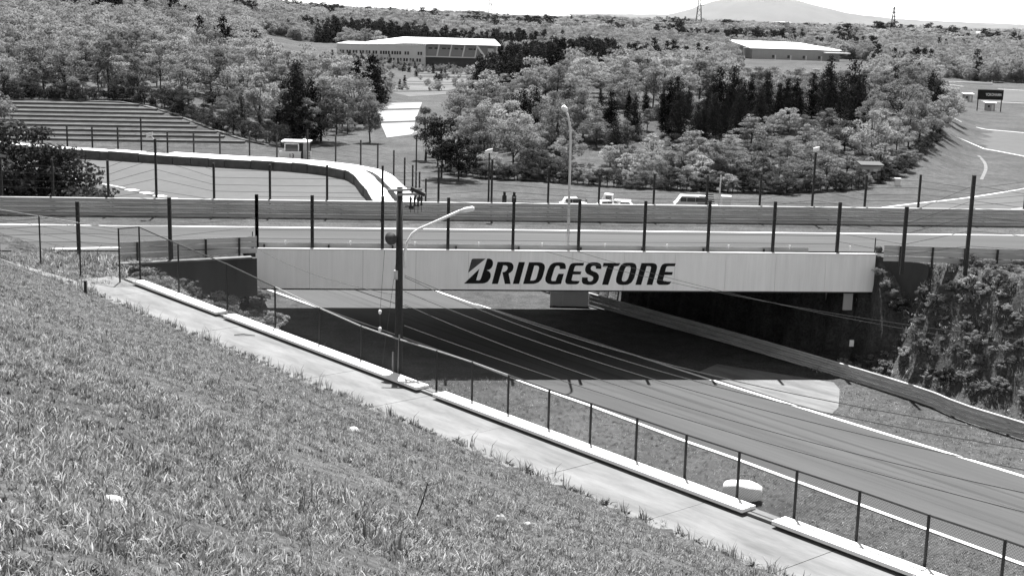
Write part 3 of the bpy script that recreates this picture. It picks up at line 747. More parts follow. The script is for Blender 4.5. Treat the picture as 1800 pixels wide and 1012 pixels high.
# marshal booth behind the barrier
bp_ = Q(519, 271, 197.0); bp_[2] = .25
bo = empty('marshal_booth', bp_); tag(bo, 'small marshal booth with white parapet and flat roof behind barrier', 'booth')
k_ = 197.0 / F
def bb(name, x0, x1, y0, y1, d0, d1, m, parent=bo):
    b = MB(); zz = lambda y: (Q(519, y, 197.0)[2] - bp_[2]); b.box(((x0 + x1) / 2, (d0 + d1) / 2, (y0 + y1) / 2), x1 - x0, d1 - d0, y1 - y0); return b.build(name, m, parent)
bb('base', -2.3, .85, 0, .45, .3, 2.6, 'wall_dark')
par = bb('parapet', -2.25, .80, .45, 1.55, 0, .14, 'wall_pale'); bb('parapet_cap', -2.32, .86, 1.552, 1.66, -.05, .2, 'steel_white', par)
bb('back_wall', -1.7, 1.9, .45, 2.95, 2.3, 2.5, 'wall_dark'); bb('side_wall', 1.05, 1.75, .2, 2.95, .5, 2.28, 'wall_grey')
fr = bb('window_frame', -1.62, .50, 2.66, 2.78, .3, .4, 'steel_white'); bb('window_post', -1.62, -1.48, 1.67, 2.655, .3, .4, 'steel_white', fr); bb('window_post', .36, .50, 1.67, 2.655, .3, .4, 'steel_white', fr)
bb('pane', -1.47, .35, 1.67, 2.65, .34, .36, 'glass', fr)
bb('roof', -2.0, 2.1, 2.98, 3.16, -.3, 2.8, 'roof_white'); bb('roof_hatch', 1.0, 1.4, 3.17, 3.45, .6, 1.0, 'steel_white')
lad = bb('ladder_rail', 1.62, 1.76, 0, 1.75, .2, .3, 'steel_white'); bb('ladder_rail', 2.12, 2.28, 0, 1.75, .2, .3, 'steel_white')
for z in (.35, .8, 1.25, 1.65): bb('rung', 1.77, 2.11, z, z + .09, .22, .28, 'steel_white')
def digits(txt, size, parent, loc, m, rot=(math.pi / 2, 0, 0), name='lettering', sx=1.0):
    cu = bpy.data.curves.new(name, 'FONT'); cu.body = txt; cu.size = size; cu.align_x = 'CENTER'; cu.align_y = 'CENTER'; cu.extrude = .004; cu.offset = size * .012
    t = bpy.data.objects.new('tmp', cu); COL.objects.link(t); dg = bpy.context.evaluated_depsgraph_get()
    me_ = bpy.data.meshes.new_from_object(t.evaluated_get(dg)); bpy.data.objects.remove(t)
    me_.materials.clear(); me_.materials.append(M[m]); o = link(name, me_, parent); o.location = loc; o.rotation_euler = rot; o.scale = (sx, 1, 1); return o
digits('13', .85, par, (-.55, -.012, 1.0), 'black_paint')

# terraced bank on the left: low kerbs following the slope
tbk = empty('terrace', (-60, 232, 0)); tag(tbk, 'stepped terraces of thin pale kerbs on the grass bank, far left', 'terrace')
for k in range(9):
    h = .5 + k * .46; b = MB(); line = []
    for x in np.arange(-112, -30, 2.0):
        hm = 4.6 * float(sstep(-34, -75, x))
        if hm < h + .05: break
        y = 214 + h / .13 + .12 * (x + 75); line.append((x, y, hz(x, y)))
    if len(line) < 3: continue
    n = len(line)
    rings = [[W((x, y - .1, z - .5), tbk), W((x, y + .9, z - .5), tbk), W((x, y + .9, z + .34), tbk), W((x, y - .1, z + .34), tbk)] for x, y, z in line]
    b.loft(rings); b.build('step', 'terrace', tbk)
ed = [(x, 214 + 4.6 * float(sstep(-34, -75, x)) / .13 + .12 * (x + 75) + 1.2) for x in np.arange(-100, -36, 4.0)]
struct(ribbon('bank_path', ed, 1.3, lambda x, y: hz(x, y) + .12, 'concrete'), 'pale path along the top of the terraced bank', 'path')

# ------------------------------------------------------------------ water, fields and far tracks
for i, pg in enumerate(([(668, 182), (742, 180), (738, 190), (663, 192)], [(664, 195), (737, 193), (730, 212), (668, 214)], [(669, 217), (729, 215), (727, 236), (680, 242)])):
    struct(sheet('pond', [P(x, y, .06)[:2] for x, y in pg], .06, 'water'), 'bright flooded field between the wooded hills', 'water')
for pg, m_ in (([(450, 97), (598, 100), (598, 109), (452, 107)], 'field_pale'), ([(640, 151), (716, 149), (845, 150), (838, 158), (700, 160)], 'field_pale'), ([(600, 133), (840, 139), (842, 146), (610, 140)], 'field_pale'), ([(612, 142), (845, 147), (845, 149), (620, 146)], 'field_pale'),
               ([(690, 163), (800, 160), (810, 164), (720, 170)], 'field_pale'), ([(600, 122), (760, 126), (875, 131), (875, 133), (760, 129), (600, 125)], 'field_pale'), ([(600, 127), (872, 134), (872, 136), (600, 129)], 'field_pale')):
    struct(sheet('field', [P(x, y, .05)[:2] for x, y in pg], .05, m_), 'pale open field in the valley', 'field')
def px_line(name, pts, w, m, z=.035, step=4.0): return struct(ribbon(name, [P(x, y, 0)[:2] for x, y in pts], w, lambda x, y: max(hz(x, y), 0) + z, m, step=step))
struct(sheet('far_track', [P(x, y, 0)[:2] for x, y in ((1625, 152), (1720, 155), (1850, 162), (1850, 181), (1700, 176), (1625, 171))], .02, 'asphalt_pale'), 'far stretch of race track at right', 'race track')
struct(sheet('far_track', [P(x, y, 0)[:2] for x, y in ((1660, 222), (1700, 225), (1850, 238), (1850, 285), (1800, 276), (1730, 263), (1670, 255))], .02, 'asphalt_pale'), 'curving stretch of race track at right edge', 'race track')
struct(sheet('far_track', [P(x, y, 0)[:2] for x, y in ((1440, 376), (1520, 369), (1600, 359), (1700, 348), (1850, 323), (1850, 366), (1700, 376), (1500, 390))], .02, 'asphalt_pale'), 'stretch of race track behind the upper track, right', 'race track')
px_line('track_line', ((1620, 152), (1720, 155), (1850, 162)), .9, 'paint')
px_line('track_line', ((1700, 177), (1850, 184)), .8, 'paint')
px_line('track_line', ((1665, 222), (1700, 225), (1850, 238)), .55, 'paint')
px_line('track_line', ((1670, 255), (1730, 262), (1800, 275), (1850, 286)), .4, 'paint')
px_line('track_line', ((1720, 274), (1730, 285), (1733, 297), (1725, 316)), .5, 'concrete')
px_line('track_line', ((1440, 376), (1520, 369), (1600, 359), (1700, 348), (1800, 332), (1850, 323)), .35, 'paint')
px_line('track_line', ((1700, 376), (1800, 366), (1850, 360)), .2, 'paint')
# low pale barrier beyond the far track
fb = [P(x, y, 0) for x, y in ((1625, 147), (1700, 149), (1745, 150))]
b = MB(); b.loft([[W((p[0], p[1] + d, z), tbk) for d, z in ((0, 0), (.8, 0), (.8, 1.0), (0, 1.0))] for p in fb]); o = b.build('concrete_barrier', 'concrete_white'); o.location = tbk.location; tag(o, 'low pale concrete barrier beyond the far track at right', 'barrier')

# ------------------------------------------------------------------ billboard and huts at right
bl = P(1717, 196, 0); brr = Q(1760, 194, bl[1]); brr[2] = 0; bw0 = np.linalg.norm(brr - bl); bx = (brr - bl) / bw0
bi = empty('billboard', bl); tag(bi, 'black roadside billboard with small white lettering on two posts', 'billboard')
hb = z_at(bl, 175); ht = z_at(bl, 157.5)
b = MB(); b.box(bx * bw0 / 2 + (0, 0, (hb + ht) / 2), bw0 + .3, .25, ht - hb, bx); brd = b.build('board', 'black_paint', bi)
for k in (.1, bw0 - .1):
    b = MB(); b.box(bx * k + np.array([0, .25, ht / 2 - .3]), .22, .22, ht + .4, bx); b.build('post', 'steel_dark', bi)
t = digits('YOKOHAMA', 1.0, brd, (0, 0, 0), 'steel_white', sx=.92)
wd = max(v.co.x for v in t.data.vertices) - min(v.co.x for v in t.data.vertices); t.scale = (bw0 * .66 / wd, 1.05, 1)
t.location = tuple(bx * bw0 * .62 + np.array([.02, -.14, hb + (ht - hb) * .5])); t.rotation_euler = (math.pi / 2, 0, math.atan2(bx[1], bx[0]))
def hut(name, px, py, w, h, d, label, roof='roof_white', wall='wall_grey'):
    p = P(px, py, 0); p[2] = hz(p[0], p[1]); o = empty(name, p); tag(o, label, 'hut')
    b = MB(); b.box((0, 0, h / 2 - .05), w, d, h + .1); b.build('wall', wall, o)
    b = MB(); b.loft([[(-w / 2 - .35, -d / 2 - .4, h + .06), (w / 2 + .35, -d / 2 - .4, h + .06), (w / 2 + .35, d / 2 + .3, h + .3), (-w / 2 - .35, d / 2 + .3, h + .3)], [(-w / 2 - .35, -d / 2 - .4, h + .2), (w / 2 + .35, -d / 2 - .4, h + .2), (w / 2 + .35, d / 2 + .3, h + .45), (-w / 2 - .35, d / 2 + .3, h + .45)]]); b.build('roof', roof, o)
    b = MB(); b.box((-w * .22, -d / 2 - .02, h * .62), w * .22, .06, h * .3); b.build('window', 'glass', o)
    b = MB(); b.box((w * .22, -d / 2 - .02, h * .42), w * .24, .05, h * .8); b.build('door', 'wall_pale', o)
    return o
hut('service_hut', 1700, 181, 2.4, 2.1, 2.0, 'tiny grey hut left of the black billboard')
hut('service_hut', 1739, 195, 2.3, 2.0, 1.6, 'tiny grey hut under the black billboard')
hut('service_hut', 1527, 322, 2.6, 2.3, 2.0, 'small pale hut at the edge of the wood right of centre', roof='wall_dark', wall='wall_grey')
p = P(1577, 328, 0); b = MB(); b.box((0, 0, .55), .7, .5, 1.0); b.box((0, 0, 1.12), .9, .7, .12); o = b.build('control_box', 'steel_white'); o.location = tuple(p); tag(o, 'small white control box on the grass right of the hut', 'box')
p = P(1275, 376, 0); b = MB(); b.box((0, 0, 1.0), 1.0, 1.0, 2.0); b.box((0, 0, 2.06), 1.12, 1.12, .12); b.box((0, -.52, 1.0), .7, .04, 1.7); o = b.build('portable_cabin', 'steel_white'); o.location = tuple(p); tag(o, 'narrow white portable cabin behind the upper track', 'cabin')
p = P(1262, 378, 0); b = MB(); b.tube([(0, 0, 0), (.1, 0, z_at(p, 308))], [.1, .07], 8); o = b.build('white_pole', 'steel_white'); o.location = tuple(p); tag(o, 'thin white pole left of the portable cabin', 'pole')
p = P(1240, 378, 0); o = empty('warning_mast', p); b = MB(); b.tube([(0, 0, 0), (0, 0, z_at(p, 330))], .12, 8); b.build('mast', 'steel_dark', o)
for k in range(6): b = MB(); b.box((0, -.05, z_at(p, 338 + k * 4)), 1.5 + .1 * k, .06, .1); b.build('bar', 'steel_dark', o)
tag(o, 'dark mast with stacked horizontal bars left of the white pole', 'mast')
for x, lab in ((886, 'left of the two dark signal stands behind the upper track'), (903, 'right of the two dark signal stands behind the upper track')):
    p = P(x, 374, 0); o = empty('signal_stand', p); b = MB(); b.box((0, 0, 1.0), .5, .35, 2.0); b.box((0, 0, 2.15), .3, .3, .5); b.build('stand', 'steel_dark', o); tag(o, lab, 'signal stand')
b0 = [P(x, 372, 0) for x in (845, 1260)]
b = MB(); L_ = np.linalg.norm(b0[1] - b0[0]); b.box((L_ / 2, 0, .35), L_, .3, .7); b.box((L_ / 2, 0, .76), L_ + .1, .45, .1); o = b.build('low_wall', 'concrete_white'); o.location = tuple(b0[0]); o.rotation_euler = (0, 0, math.atan2(b0[1][1] - b0[0][1], b0[1][0] - b0[0][0])); tag(o, 'low white wall in the grass just behind the upper track', 'wall')

# ------------------------------------------------------------------ parked vehicles beyond the upper track
def vehicle(px, py, rz, L, Wd, H, kind, label, group='white vehicles parked behind the upper track'):
    p = P(px, py, 0); p[2] = hz(p[0], p[1]); o = empty('parked_' + kind, p, rz); tag(o, label, kind, group)
    if kind == 'van':  prof = [(-.5, .16), (-.5, .62), (-.47, .96), (.30, 1.0), (.44, .60), (.5, .50), (.5, .16)]
    elif kind == 'truck': prof = [(-.5, .34), (-.5, .40), (.12, .40), (.12, .96), (.40, 1.0), (.5, .55), (.5, .18), (.1, .18), (.1, .34)]
    else: prof = [(-.5, .2), (-.5, .58), (-.40, .62), (-.30, .97), (.10, 1.0), (.27, .64), (.48, .54), (.5, .2)]
    b = MB(); rings = [[(x * L, y * Wd / 2 * (1 if zz_ < .6 else .9), zz_ * H) for x, zz_ in prof] for y in (-1, 1)]; b.loft(rings); b.build('body', 'steel_white', o)
    if kind == 'truck':
        for sy in (-1, 1): b = MB(); b.box((-.2 * L, sy * (Wd / 2 - .03), H * .5), L * .6, .05, H * .2); b.build('side_board', 'steel_white', o)
    win = {'van': [(-.44, -.12), (-.10, .14), (.16, .34)], 'car': [(-.30, -.08), (-.06, .16)], 'truck': [(.16, .36)]}[kind]
    for a_, c_ in win:
        for sy in (-1, 1):
            b = MB(); b.box(((a_ + c_) / 2 * L, sy * (Wd / 2 * .945), H * .775), (c_ - a_) * L, .06, H * .24); b.build('window', 'glass', o)
    b = MB(); b.box((-.495 * L if kind == 'van' else .44 * L, 0, H * .76), .06, Wd * .72, H * .24, (1, 0, 0)); b.build('windscreen', 'glass', o)
    for x in (-.31, .31):
        for sy in (-1, 1):
            b = MB(); b.tube([(x * L, sy * Wd / 2 * .80, .31), (x * L, sy * Wd / 2 * 1.01, .31)], .31, 14); w = b.build('wheel', 'rubber', o)
            b = MB(); b.tube([(x * L, sy * Wd / 2 * 1.0, .31), (x * L, sy * Wd / 2 * 1.03, .31)], .17, 10); b.build('rim', 'steel_galv', w)
    return o
vehicle(1213, 372, math.pi + .05, 3.9, 1.6, 1.95, 'van', 'white van parked behind the upper track, left of the dark mast')
vehicle(1008, 370, .1, 3.3, 1.5, 1.55, 'car', 'small white car parked just right of the street lamp')
vehicle(1083, 366, math.pi - .1, 3.5, 1.5, 1.7, 'truck', 'small white flatbed truck parked between car and van')
vehicle(1066, 370, .3, 2.6, 1.3, 1.2, 'car', 'low white car in front of the flatbed truck, on its left')
vehicle(1102, 371, -.2, 2.4, 1.3, 1.15, 'car', 'low white car in front of the flatbed truck, on its right')

# wrapped white bale lying on the strip below the footpath
p = P(1304, 878, 0); p[2] = .0
b = MB(); rings = []
for t in np.linspace(-1, 1, 9):
    k = (1 - abs(t) ** 4 * .35); y = []
    for a_ in np.linspace(0, 2 * math.pi, 14, endpoint=False):
        cx = abs(math.cos(a_)) ** .5 * math.copysign(1, math.cos(a_)); cz = abs(math.sin(a_)) ** .5 * math.copysign(1, math.sin(a_))
        y.append((t * .88, cx * .5 * k, .45 + cz * .45 * k + .03 * math.sin(5 * t + a_)))
    rings.append(y)
b.loft(rings); o = b.build('wrapped_bale', 'white_cover', None, True); o.location = tuple(p); o.rotation_euler = (0, 0, -.35); tag(o, 'rounded white wrapped bale on the grass below the fence', 'bale')

# ------------------------------------------------------------------ buildings across the valley
def bmeter(D): return D / F
fa = empty('factory', (Q(740, 112, 560.0)[0], 560.0, 0)); tag(fa, 'long two-storey pale factory with strutted glazed hall across the valley', 'building')
fx = lambda px: Q(px, 100, 560.0)[0] - fa.location.x
def fbox(name, x0, x1, z0, z1, d0, d1, m, parent=fa):
    b = MB(); b.box(((x0 + x1) / 2, (d0 + d1) / 2, (z0 + z1) / 2), x1 - x0, d1 - d0, z1 - z0); return b.build(name, m, parent)
xa, xb, xc, xd = fx(592), fx(748), fx(745), fx(872)
fbox('wall', xa, xb, -.5, 8.4, 0, 40, 'wall_pale')
fbox('parapet', xa - .2, xb + .1, 8.41, 8.8, -.2, 40.2, 'steel_white')
hall = fbox('hall_wall', xb + .02, xd, 4.6, 9.0, 3.0, 40, 'wall_grey')
fbox('hall_base', xb + .02, xd + 1, -.5, 4.2, 1.5, 39, 'wall_dark')
fbox('ledge', xb - 1, xd + 1.5, 4.22, 4.58, -.2, 40, 'steel_white')
rf = MB(); rx0, rx1 = fx(640), fx(880)
rf.loft([[(rx0, -1.0, 9.3), (rx1, -1.0, 9.3), (rx1 - 3, 22, 11.3), (rx0 + 14, 22, 11.3)], [(rx0, -1.0, 9.62), (rx1, -1.0, 9.62), (rx1 - 3, 22, 11.6), (rx0 + 14, 22, 11.6)]]); rf.build('roof', 'roof_white', fa)
for px in (770, 792, 815, 837):
    b = MB(); b.bar((fx(px + 2), -.4, 9.2), (fx(px - 2), 0, 4.6), .45); b.build('strut', 'steel_white', fa)
b = MB(); b.bar((fx(838), -.4, 9.2), (fx(853), 0, 4.6), .75); b.build('strut', 'steel_white', fa)
fbox('stair_block', fx(857), fx(867), 4.6, 8.2, 1.0, 3.0, 'wall_pale')
for k, px in enumerate((752, 763, 776, 786, 798, 809, 823, 832)):
    fbox('hall_window', fx(px), fx(px + 7), 7.4, 8.0, 2.9, 3.05, 'glass', hall)
for px in (597, 609, 620, 632, 643, 655, 668, 677, 688, 697, 711, 734):
    f = fbox('window', fx(px), fx(px + 8), 4.9, 6.2, -.06, .05, 'glass')
    fbox('mullion', fx(px + 4) - .12, fx(px + 4) + .12, 4.9, 6.2, -.10, -.061, 'steel_white', f)
for px in (630, 641, 652, 664, 675, 686, 698, 709, 720, 732):
    f = fbox('window', fx(px), fx(px + 8), 2.2, 3.5, -.06, .05, 'glass'); fbox('mullion', fx(px + 4) - .12, fx(px + 4) + .12, 2.2, 3.5, -.10, -.061, 'steel_white', f)
for px in (645, 652, 667, 675, 689, 697, 711, 719, 735): fbox('door', fx(px), fx(px + 3.5), -.4, 1.4, -.05, .05, 'wall_dark')
fbox('entrance', fx(615), fx(627), -.4, 3.6, -.05, .06, 'wall_dark')
fbox('canopy', fx(588), fx(616), 2.0, 2.4, -5, -.1, 'roof_white')
wh = empty('warehouse', (Q(1400, 100, 690.0)[0], 690.0, hz(Q(1400, 100, 690.0)[0], 690))); tag(wh, 'grey warehouse with broad white roof behind the conifers', 'building')
wx = lambda px: Q(px, 100, 690.0)[0] - wh.location.x
wz = -wh.location.z
def wbox(name, x0, x1, z0, z1, d0, d1, m):
    b = MB(); b.box(((x0 + x1) / 2, (d0 + d1) / 2, (z0 + z1) / 2 + wz), x1 - x0, d1 - d0, z1 - z0); return b.build(name, m, wh)
wbox('wall', wx(1322), wx(1476), -1, 8.4, 0, 30, 'wall_grey')
b = MB(); b.loft([[(wx(1318), -.6, 8.45 + wz), (wx(1479), -.6, 8.45 + wz), (wx(1420), 26, 11.4 + wz), (wx(1292), 26, 11.8 + wz)], [(wx(1318), -.6, 8.8 + wz), (wx(1479), -.6, 8.8 + wz), (wx(1420), 26, 11.7 + wz), (wx(1292), 26, 12.1 + wz)]]); b.build('roof', 'roof_white', wh)
for px in (1362, 1389, 1416, 1443):
    wbox('window', wx(px - 5), wx(px - 1), 4.2, 5.6, -.08, .05, 'glass'); wbox('downpipe', wx(px), wx(px + 2), 2.6, 5.6, -.3, -.09, 'steel_white')
wbox('ledge', wx(1360), wx(1480), 2.0, 2.5, -.6, -.1, 'concrete'); wbox('canopy', wx(1446), wx(1490), 7.2, 7.6, -6, -.7, 'roof_white')
gh = empty('greenhouse', (*Q(500, 95, 600.0)[:2], 0)); tag(gh, 'low white vaulted roof left of the factory', 'building')
b = MB(); n = 9; Lg = 22.0
rings = [[(x, 10 * math.cos(t), 1.0 + 2.6 * math.sin(t) * (1 - .5 * abs(x / 11) ** 3)) for t in np.linspace(0, math.pi, n)] for x in np.linspace(-11, 11, 7)]
b.loft(rings); b.build('roof', 'roof_white', gh); b = MB(); b.box((0, 0, .5), 21.6, 19, 1.0); b.build('wall', 'wall_pale', gh)
def house(px, py, D, w, h, label):
    p = Q(px, py, D); g = hz(p[0], D); o = empty('house', (p[0], D, g)); tag(o, label, 'house'); H_ = max(p[2] - g, 2)
    b = MB(); b.box((0, 0, H_ / 2), w, w * .7, H_); b.build('wall', 'wall_pale', o)
    b = MB(); b.loft([[(-w * .55, -w * .42, H_), (w * .55, -w * .42, H_), (w * .5, 0, H_ + h), (-w * .5, 0, H_ + h)], [(-w * .55, .42 * w, H_), (w * .55, .42 * w, H_), (w * .5, .02, H_ + h), (-w * .5, .02, H_ + h)]]); b.build('roof', 'wall_grey', o)
    b = MB(); b.box((0, -w * .352, H_ * .6), w * .3, .05, H_ * .3); b.build('window', 'glass', o)
house(1648, 116, 640, 12, 3, 'small pale house among trees right of the warehouse')
house(1695, 118, 660, 10, 3, 'small pale house near the right edge beyond the track')
house(1725, 60, 1100, 9, 2, 'tiny white house on the far hills at right')
house(140, 15, 900, 26, 3, 'long tiny white building on the wooded hill, upper left')

# ------------------------------------------------------------------ pylons and far mountain
def pylon(px, ytop, D, label):
    p = Q(px, 40, D); g = hz(p[0], D); zt = float(Q(px, ytop, D)[2]) - g; o = empty('pylon', (p[0], D, g)); tag(o, label, 'pylon', 'transmission pylons on the skyline')
    w0_ = zt * .09
    for sx in (-1, 1):
        for sy in (-1, 1):
            b = MB(); b.bar((sx * w0_, sy * w0_, -2), (sx * .4, sy * .4, zt), .5 * D / 1500); b.build('leg', 'wall_dark', o)
    b = MB()
    for k in range(9):
        z0, z1 = zt * k / 9, zt * (k + 1) / 9; a_ = w0_ * (1 - k / 9) + .4; c_ = w0_ * (1 - (k + 1) / 9) + .4
        b.bar((-a_, -a_, z0), (c_, -c_, z1), .3 * D / 1500); b.bar((a_, -a_, z0), (-c_, -c_, z1), .3 * D / 1500)
    b.build('lattice', 'wall_dark', o)
    for z in (.72, .84, .95): b = MB(); b.bar((-zt * .10, 0, zt * z), (zt * .10, 0, zt * z), .5 * D / 1500); b.build('crossarm', 'wall_dark', o)
pylon(861, -12, 1300, 'tall lattice pylon on the skyline left of centre'); pylon(1228, -14, 1250, 'tall lattice pylon on the skyline left of the mountain'); pylon(1570, 12, 1700, 'small lattice pylon on the skyline right of the mountain')
mx = np.linspace(-700, 1000, 60); my = np.linspace(0, 600, 16)
mp = Q(1350, 30, 28000); b = MB(); vv = []
for y in my:
    for x in mx:
        prof = np.interp(x, [-700, -320, -250, -160, -60, 20, 110, 200, 330, 520, 700, 1000], [6, 14, 34, 66, 92, 98, 88, 66, 38, 20, 16, 12])
        vv.append((x, y, max(-6.0, -60 + (prof + 60 + 1.5 * float(wob(np.array(x), np.array(y), 30))) * math.sin(math.pi * (.12 + .5 * y / 600)))))
b.add(vv, [(j * 60 + i, j * 60 + i + 1, (j + 1) * 60 + i + 1, (j + 1) * 60 + i) for j in range(15) for i in range(59)])
o = b.build('mountain', 'mountain', None, True); o.location = (mp[0], 27000, 22.0); o.scale = (5.6, 5.6, 5.6); struct(o, 'pale distant mountain on the horizon at right', 'mountain')

# ------------------------------------------------------------------ vegetation
def np_mesh(name, V, Fq, mats, midx=None, smooth=False):
    me_ = bpy.data.meshes.new(name); V = np.asarray(V, np.float32); Fq = np.asarray(Fq, np.int32); k = Fq.shape[1]
    me_.vertices.add(len(V)); me_.vertices.foreach_set('co', V.reshape(-1))
    me_.loops.add(Fq.size); me_.loops.foreach_set('vertex_index', Fq.reshape(-1))
    me_.polygons.add(len(Fq)); me_.polygons.foreach_set('loop_start', np.arange(len(Fq)) * k)
    for m_ in mats: me_.materials.append(M[m_])
    if midx is not None: me_.polygons.foreach_set('material_index', np.asarray(midx, np.int32))
    me_.update(); me_.validate(); return me_
def leaves(r, C, N_, size, up_bias=.5, aspect=.6):
    """quads at centres C with rough normals N_"""
    n = len(C); nr = N_ + r.normal(0, .55, (n, 3)) + np.array([0, 0, up_bias]); nr /= np.linalg.norm(nr, axis=1)[:, None]
    a = np.cross(nr, r.normal(0, 1, (n, 3))); a /= np.linalg.norm(a, axis=1)[:, None]; b = np.cross(nr, a)
    sz = size * r.uniform(.6, 1.35, n)[:, None]; a = a * sz * .5; b = b * sz * .5 * aspect
    V = np.stack([C - a, C - b * 1.0, C + a, C + b], 1).reshape(-1, 3); Fq = np.arange(4 * n).reshape(-1, 4); return V, Fq
def broad_crown(seed, H=9.0, R=3.6, base=.26, ncl=26, nl=4200, leaf=.36, irregular=.25, up=.5, rmin=.24, rmax=.42):
    r = np.random.default_rng(seed); cc = []; rr = []
    while len(cc) < ncl:
        p = r.uniform(-1, 1, 3)
        d = np.linalg.norm(p * np.array([1, 1, 1.0]))
        if d > 1 or d < .25: continue
        z = base * H + (p[2] * .5 + .5) * H * (1 - base) * .92; prof = .55 + .55 * math.sin(math.pi * min(1, (p[2] * .5 + .5) * .85 + .18))
        cc.append((p[0] * R * prof * r.uniform(1 - irregular, 1), p[1] * R * prof * r.uniform(1 - irregular, 1), z)); rr.append(R * r.uniform(rmin, rmax))
    cc = np.array(cc); rr = np.array(rr); w = rr ** 2 / np.sum(rr ** 2); ci = r.choice(ncl, nl, p=w)
    d = r.normal(0, 1, (nl, 3)); d[:, 2] = d[:, 2] * .8 + .25; d /= np.linalg.norm(d, axis=1)[:, None]
    rad = rr[ci] * r.uniform(.55, 1.08, nl) ** .7
    C = cc[ci] + d * rad[:, None] * np.array([1, 1, .72]); C[:, 2] = np.maximum(C[:, 2], .12 * H)
    V, Fq = leaves(r, C, d, leaf, up); return V, Fq, cc, rr
def trunk_mesh(name, H, cc, r0, base=.3, seed=0):
    b = MB(); r = np.random.default_rng(seed); fork = H * base * 1.2; top = np.array([r.uniform(-.3, .3), r.uniform(-.3, .3), H * .75])
    b.tube([(0, 0, -.6), (0, 0, .2), (r.uniform(-.15, .15), r.uniform(-.15, .15), fork), tuple(top)], [r0 * 1.3, r0, r0 * .7, r0 * .2], 7)
    for c in cc[:10]:
        s0 = np.array([0, 0, fork * r.uniform(.7, 1.6)]); m_ = (s0 + c) / 2 + np.array([0, 0, -.3]); b.tube([tuple(s0), tuple(m_), tuple(c)], [r0 * .45, r0 * .3, r0 * .1], 5)
    me_ = bpy.data.meshes.new(name); me_.from_pydata(b.v, [], b.f); me_.materials.append(M['bark']); me_.update(); return me_
def conifer_crown(seed, H=11.0, R=2.2, nl=3600, leaf=.42, base=.08):
    r = np.random.default_rng(seed); nb = max(26, nl // 55); zb = base * H + (1 - base) * H * (1 - r.uniform(0, 1, nb) ** .8); tb_ = 1 - (zb - base * H) / ((1 - base) * H)
    ab = r.uniform(0, 6.28, nb); Lb = R * (np.clip(tb_, 0.02, 1) ** r.uniform(.45, .75)) * r.uniform(.6, 1.15, nb) * np.where(tb_ > .88, .75, 1)
    bi_ = r.choice(nb, nl, p=(Lb + .25) / np.sum(Lb + .25)); f = r.uniform(.15, 1.05, nl) ** .75; sp = .16 * R + .10 * Lb[bi_]
    C = np.stack([Lb[bi_] * f * np.cos(ab[bi_]), Lb[bi_] * f * np.sin(ab[bi_]), zb[bi_] + (.25 - .55 * f) * Lb[bi_] * .45], -1) + r.normal(0, 1, (nl, 3)) * sp[:, None] * np.array([1, 1, .7]); C[:, 2] = np.clip(C[:, 2], .05 * H, H * 1.02)
    d = C * np.array([1, 1, 0]); d /= np.linalg.norm(d, axis=1)[:, None] + 1e-6; V, Fq = leaves(r, C, d, leaf, .35, .5); return V, Fq
BROAD = []; CONI = []; PINE = []
for k in range(10):
    V, Fq, cc, rr_ = broad_crown(100 + k, 9.0, [3.4, 3.9, 3.1, 4.2, 3.6, 3.0, 3.8, 2.2, 2.6, 4.6][k], [.22, .2, .28, .18, .25, .3, .2, .2, .35, .4][k], [44, 60, 30, 70, 40, 26, 54, 36, 16, 34][k], [5200, 6400, 3200, 7000, 3600, 1900, 5600, 3800, 1300, 3000][k], [.27, .28, .27, .28, .30, .30, .26, .26, .3, .3][k], .4, .6, .12, [.30, .26, .34, .24, .32, .36, .26, .4, .4, .24][k])
    tm = trunk_mesh('trunk', 9.0, cc, .16, .28, k)
    BROAD.append((tm, {m_: np_mesh('crown', V, Fq, [m_]) for m_ in ('leaf_pale', 'leaf_mid', 'leaf_dark', 'leaf_deep')}))
for k in range(6):
    V, Fq = conifer_crown(200 + k, 11.0, [2.1, 2.5, 1.9, 2.8, 2.3, 3.0][k], 4200, .36); b = MB(); b.tube([(0, 0, -.6), (0, 0, 5), (0, 0, 10.4)], [.2, .14, .03], 6)
    tm = bpy.data.meshes.new('trunk'); tm.from_pydata(b.v, [], b.f); tm.materials.append(M['bark']); CONI.append((tm, np_mesh('crown', V, Fq, ['leaf_dark'])))
def plant_tree(name, x, y, h, wscale, tm, cm, label, cat, group, h0, z=None, sink=.15):
    o = empty(name, (x, y, (hz(x, y) if z is None else z) - sink), rng.uniform(0, 6.28)); s = h / h0; o.scale = (s * wscale, s * wscale, s)
    link('trunk', tm, o); link('crown', cm, o); tag(o, label, cat, group); return o
counts = {'b': 0, 'c': 0}
def broad(x, y, h, m_='leaf_pale', w=1.0, k=None, label=None, group=None):
    k = int(rng.integers(len(BROAD))) if k is None else k; counts['b'] += 1
    return plant_tree('broadleaf_tree', x, y, h, w, BROAD[k][0], BROAD[k][1][m_], label, 'tree', group, 9.0)
def conifer(x, y, h, w=1.0, label=None, group=None):
    k = int(rng.integers(len(CONI))); counts['c'] += 1
    return plant_tree('conifer_tree', x, y, h, w, CONI[k][0], CONI[k][1], label, 'tree', group, 11.0)
def at_px(px, D):
    p = Q(px, 300, D); return p[0], D
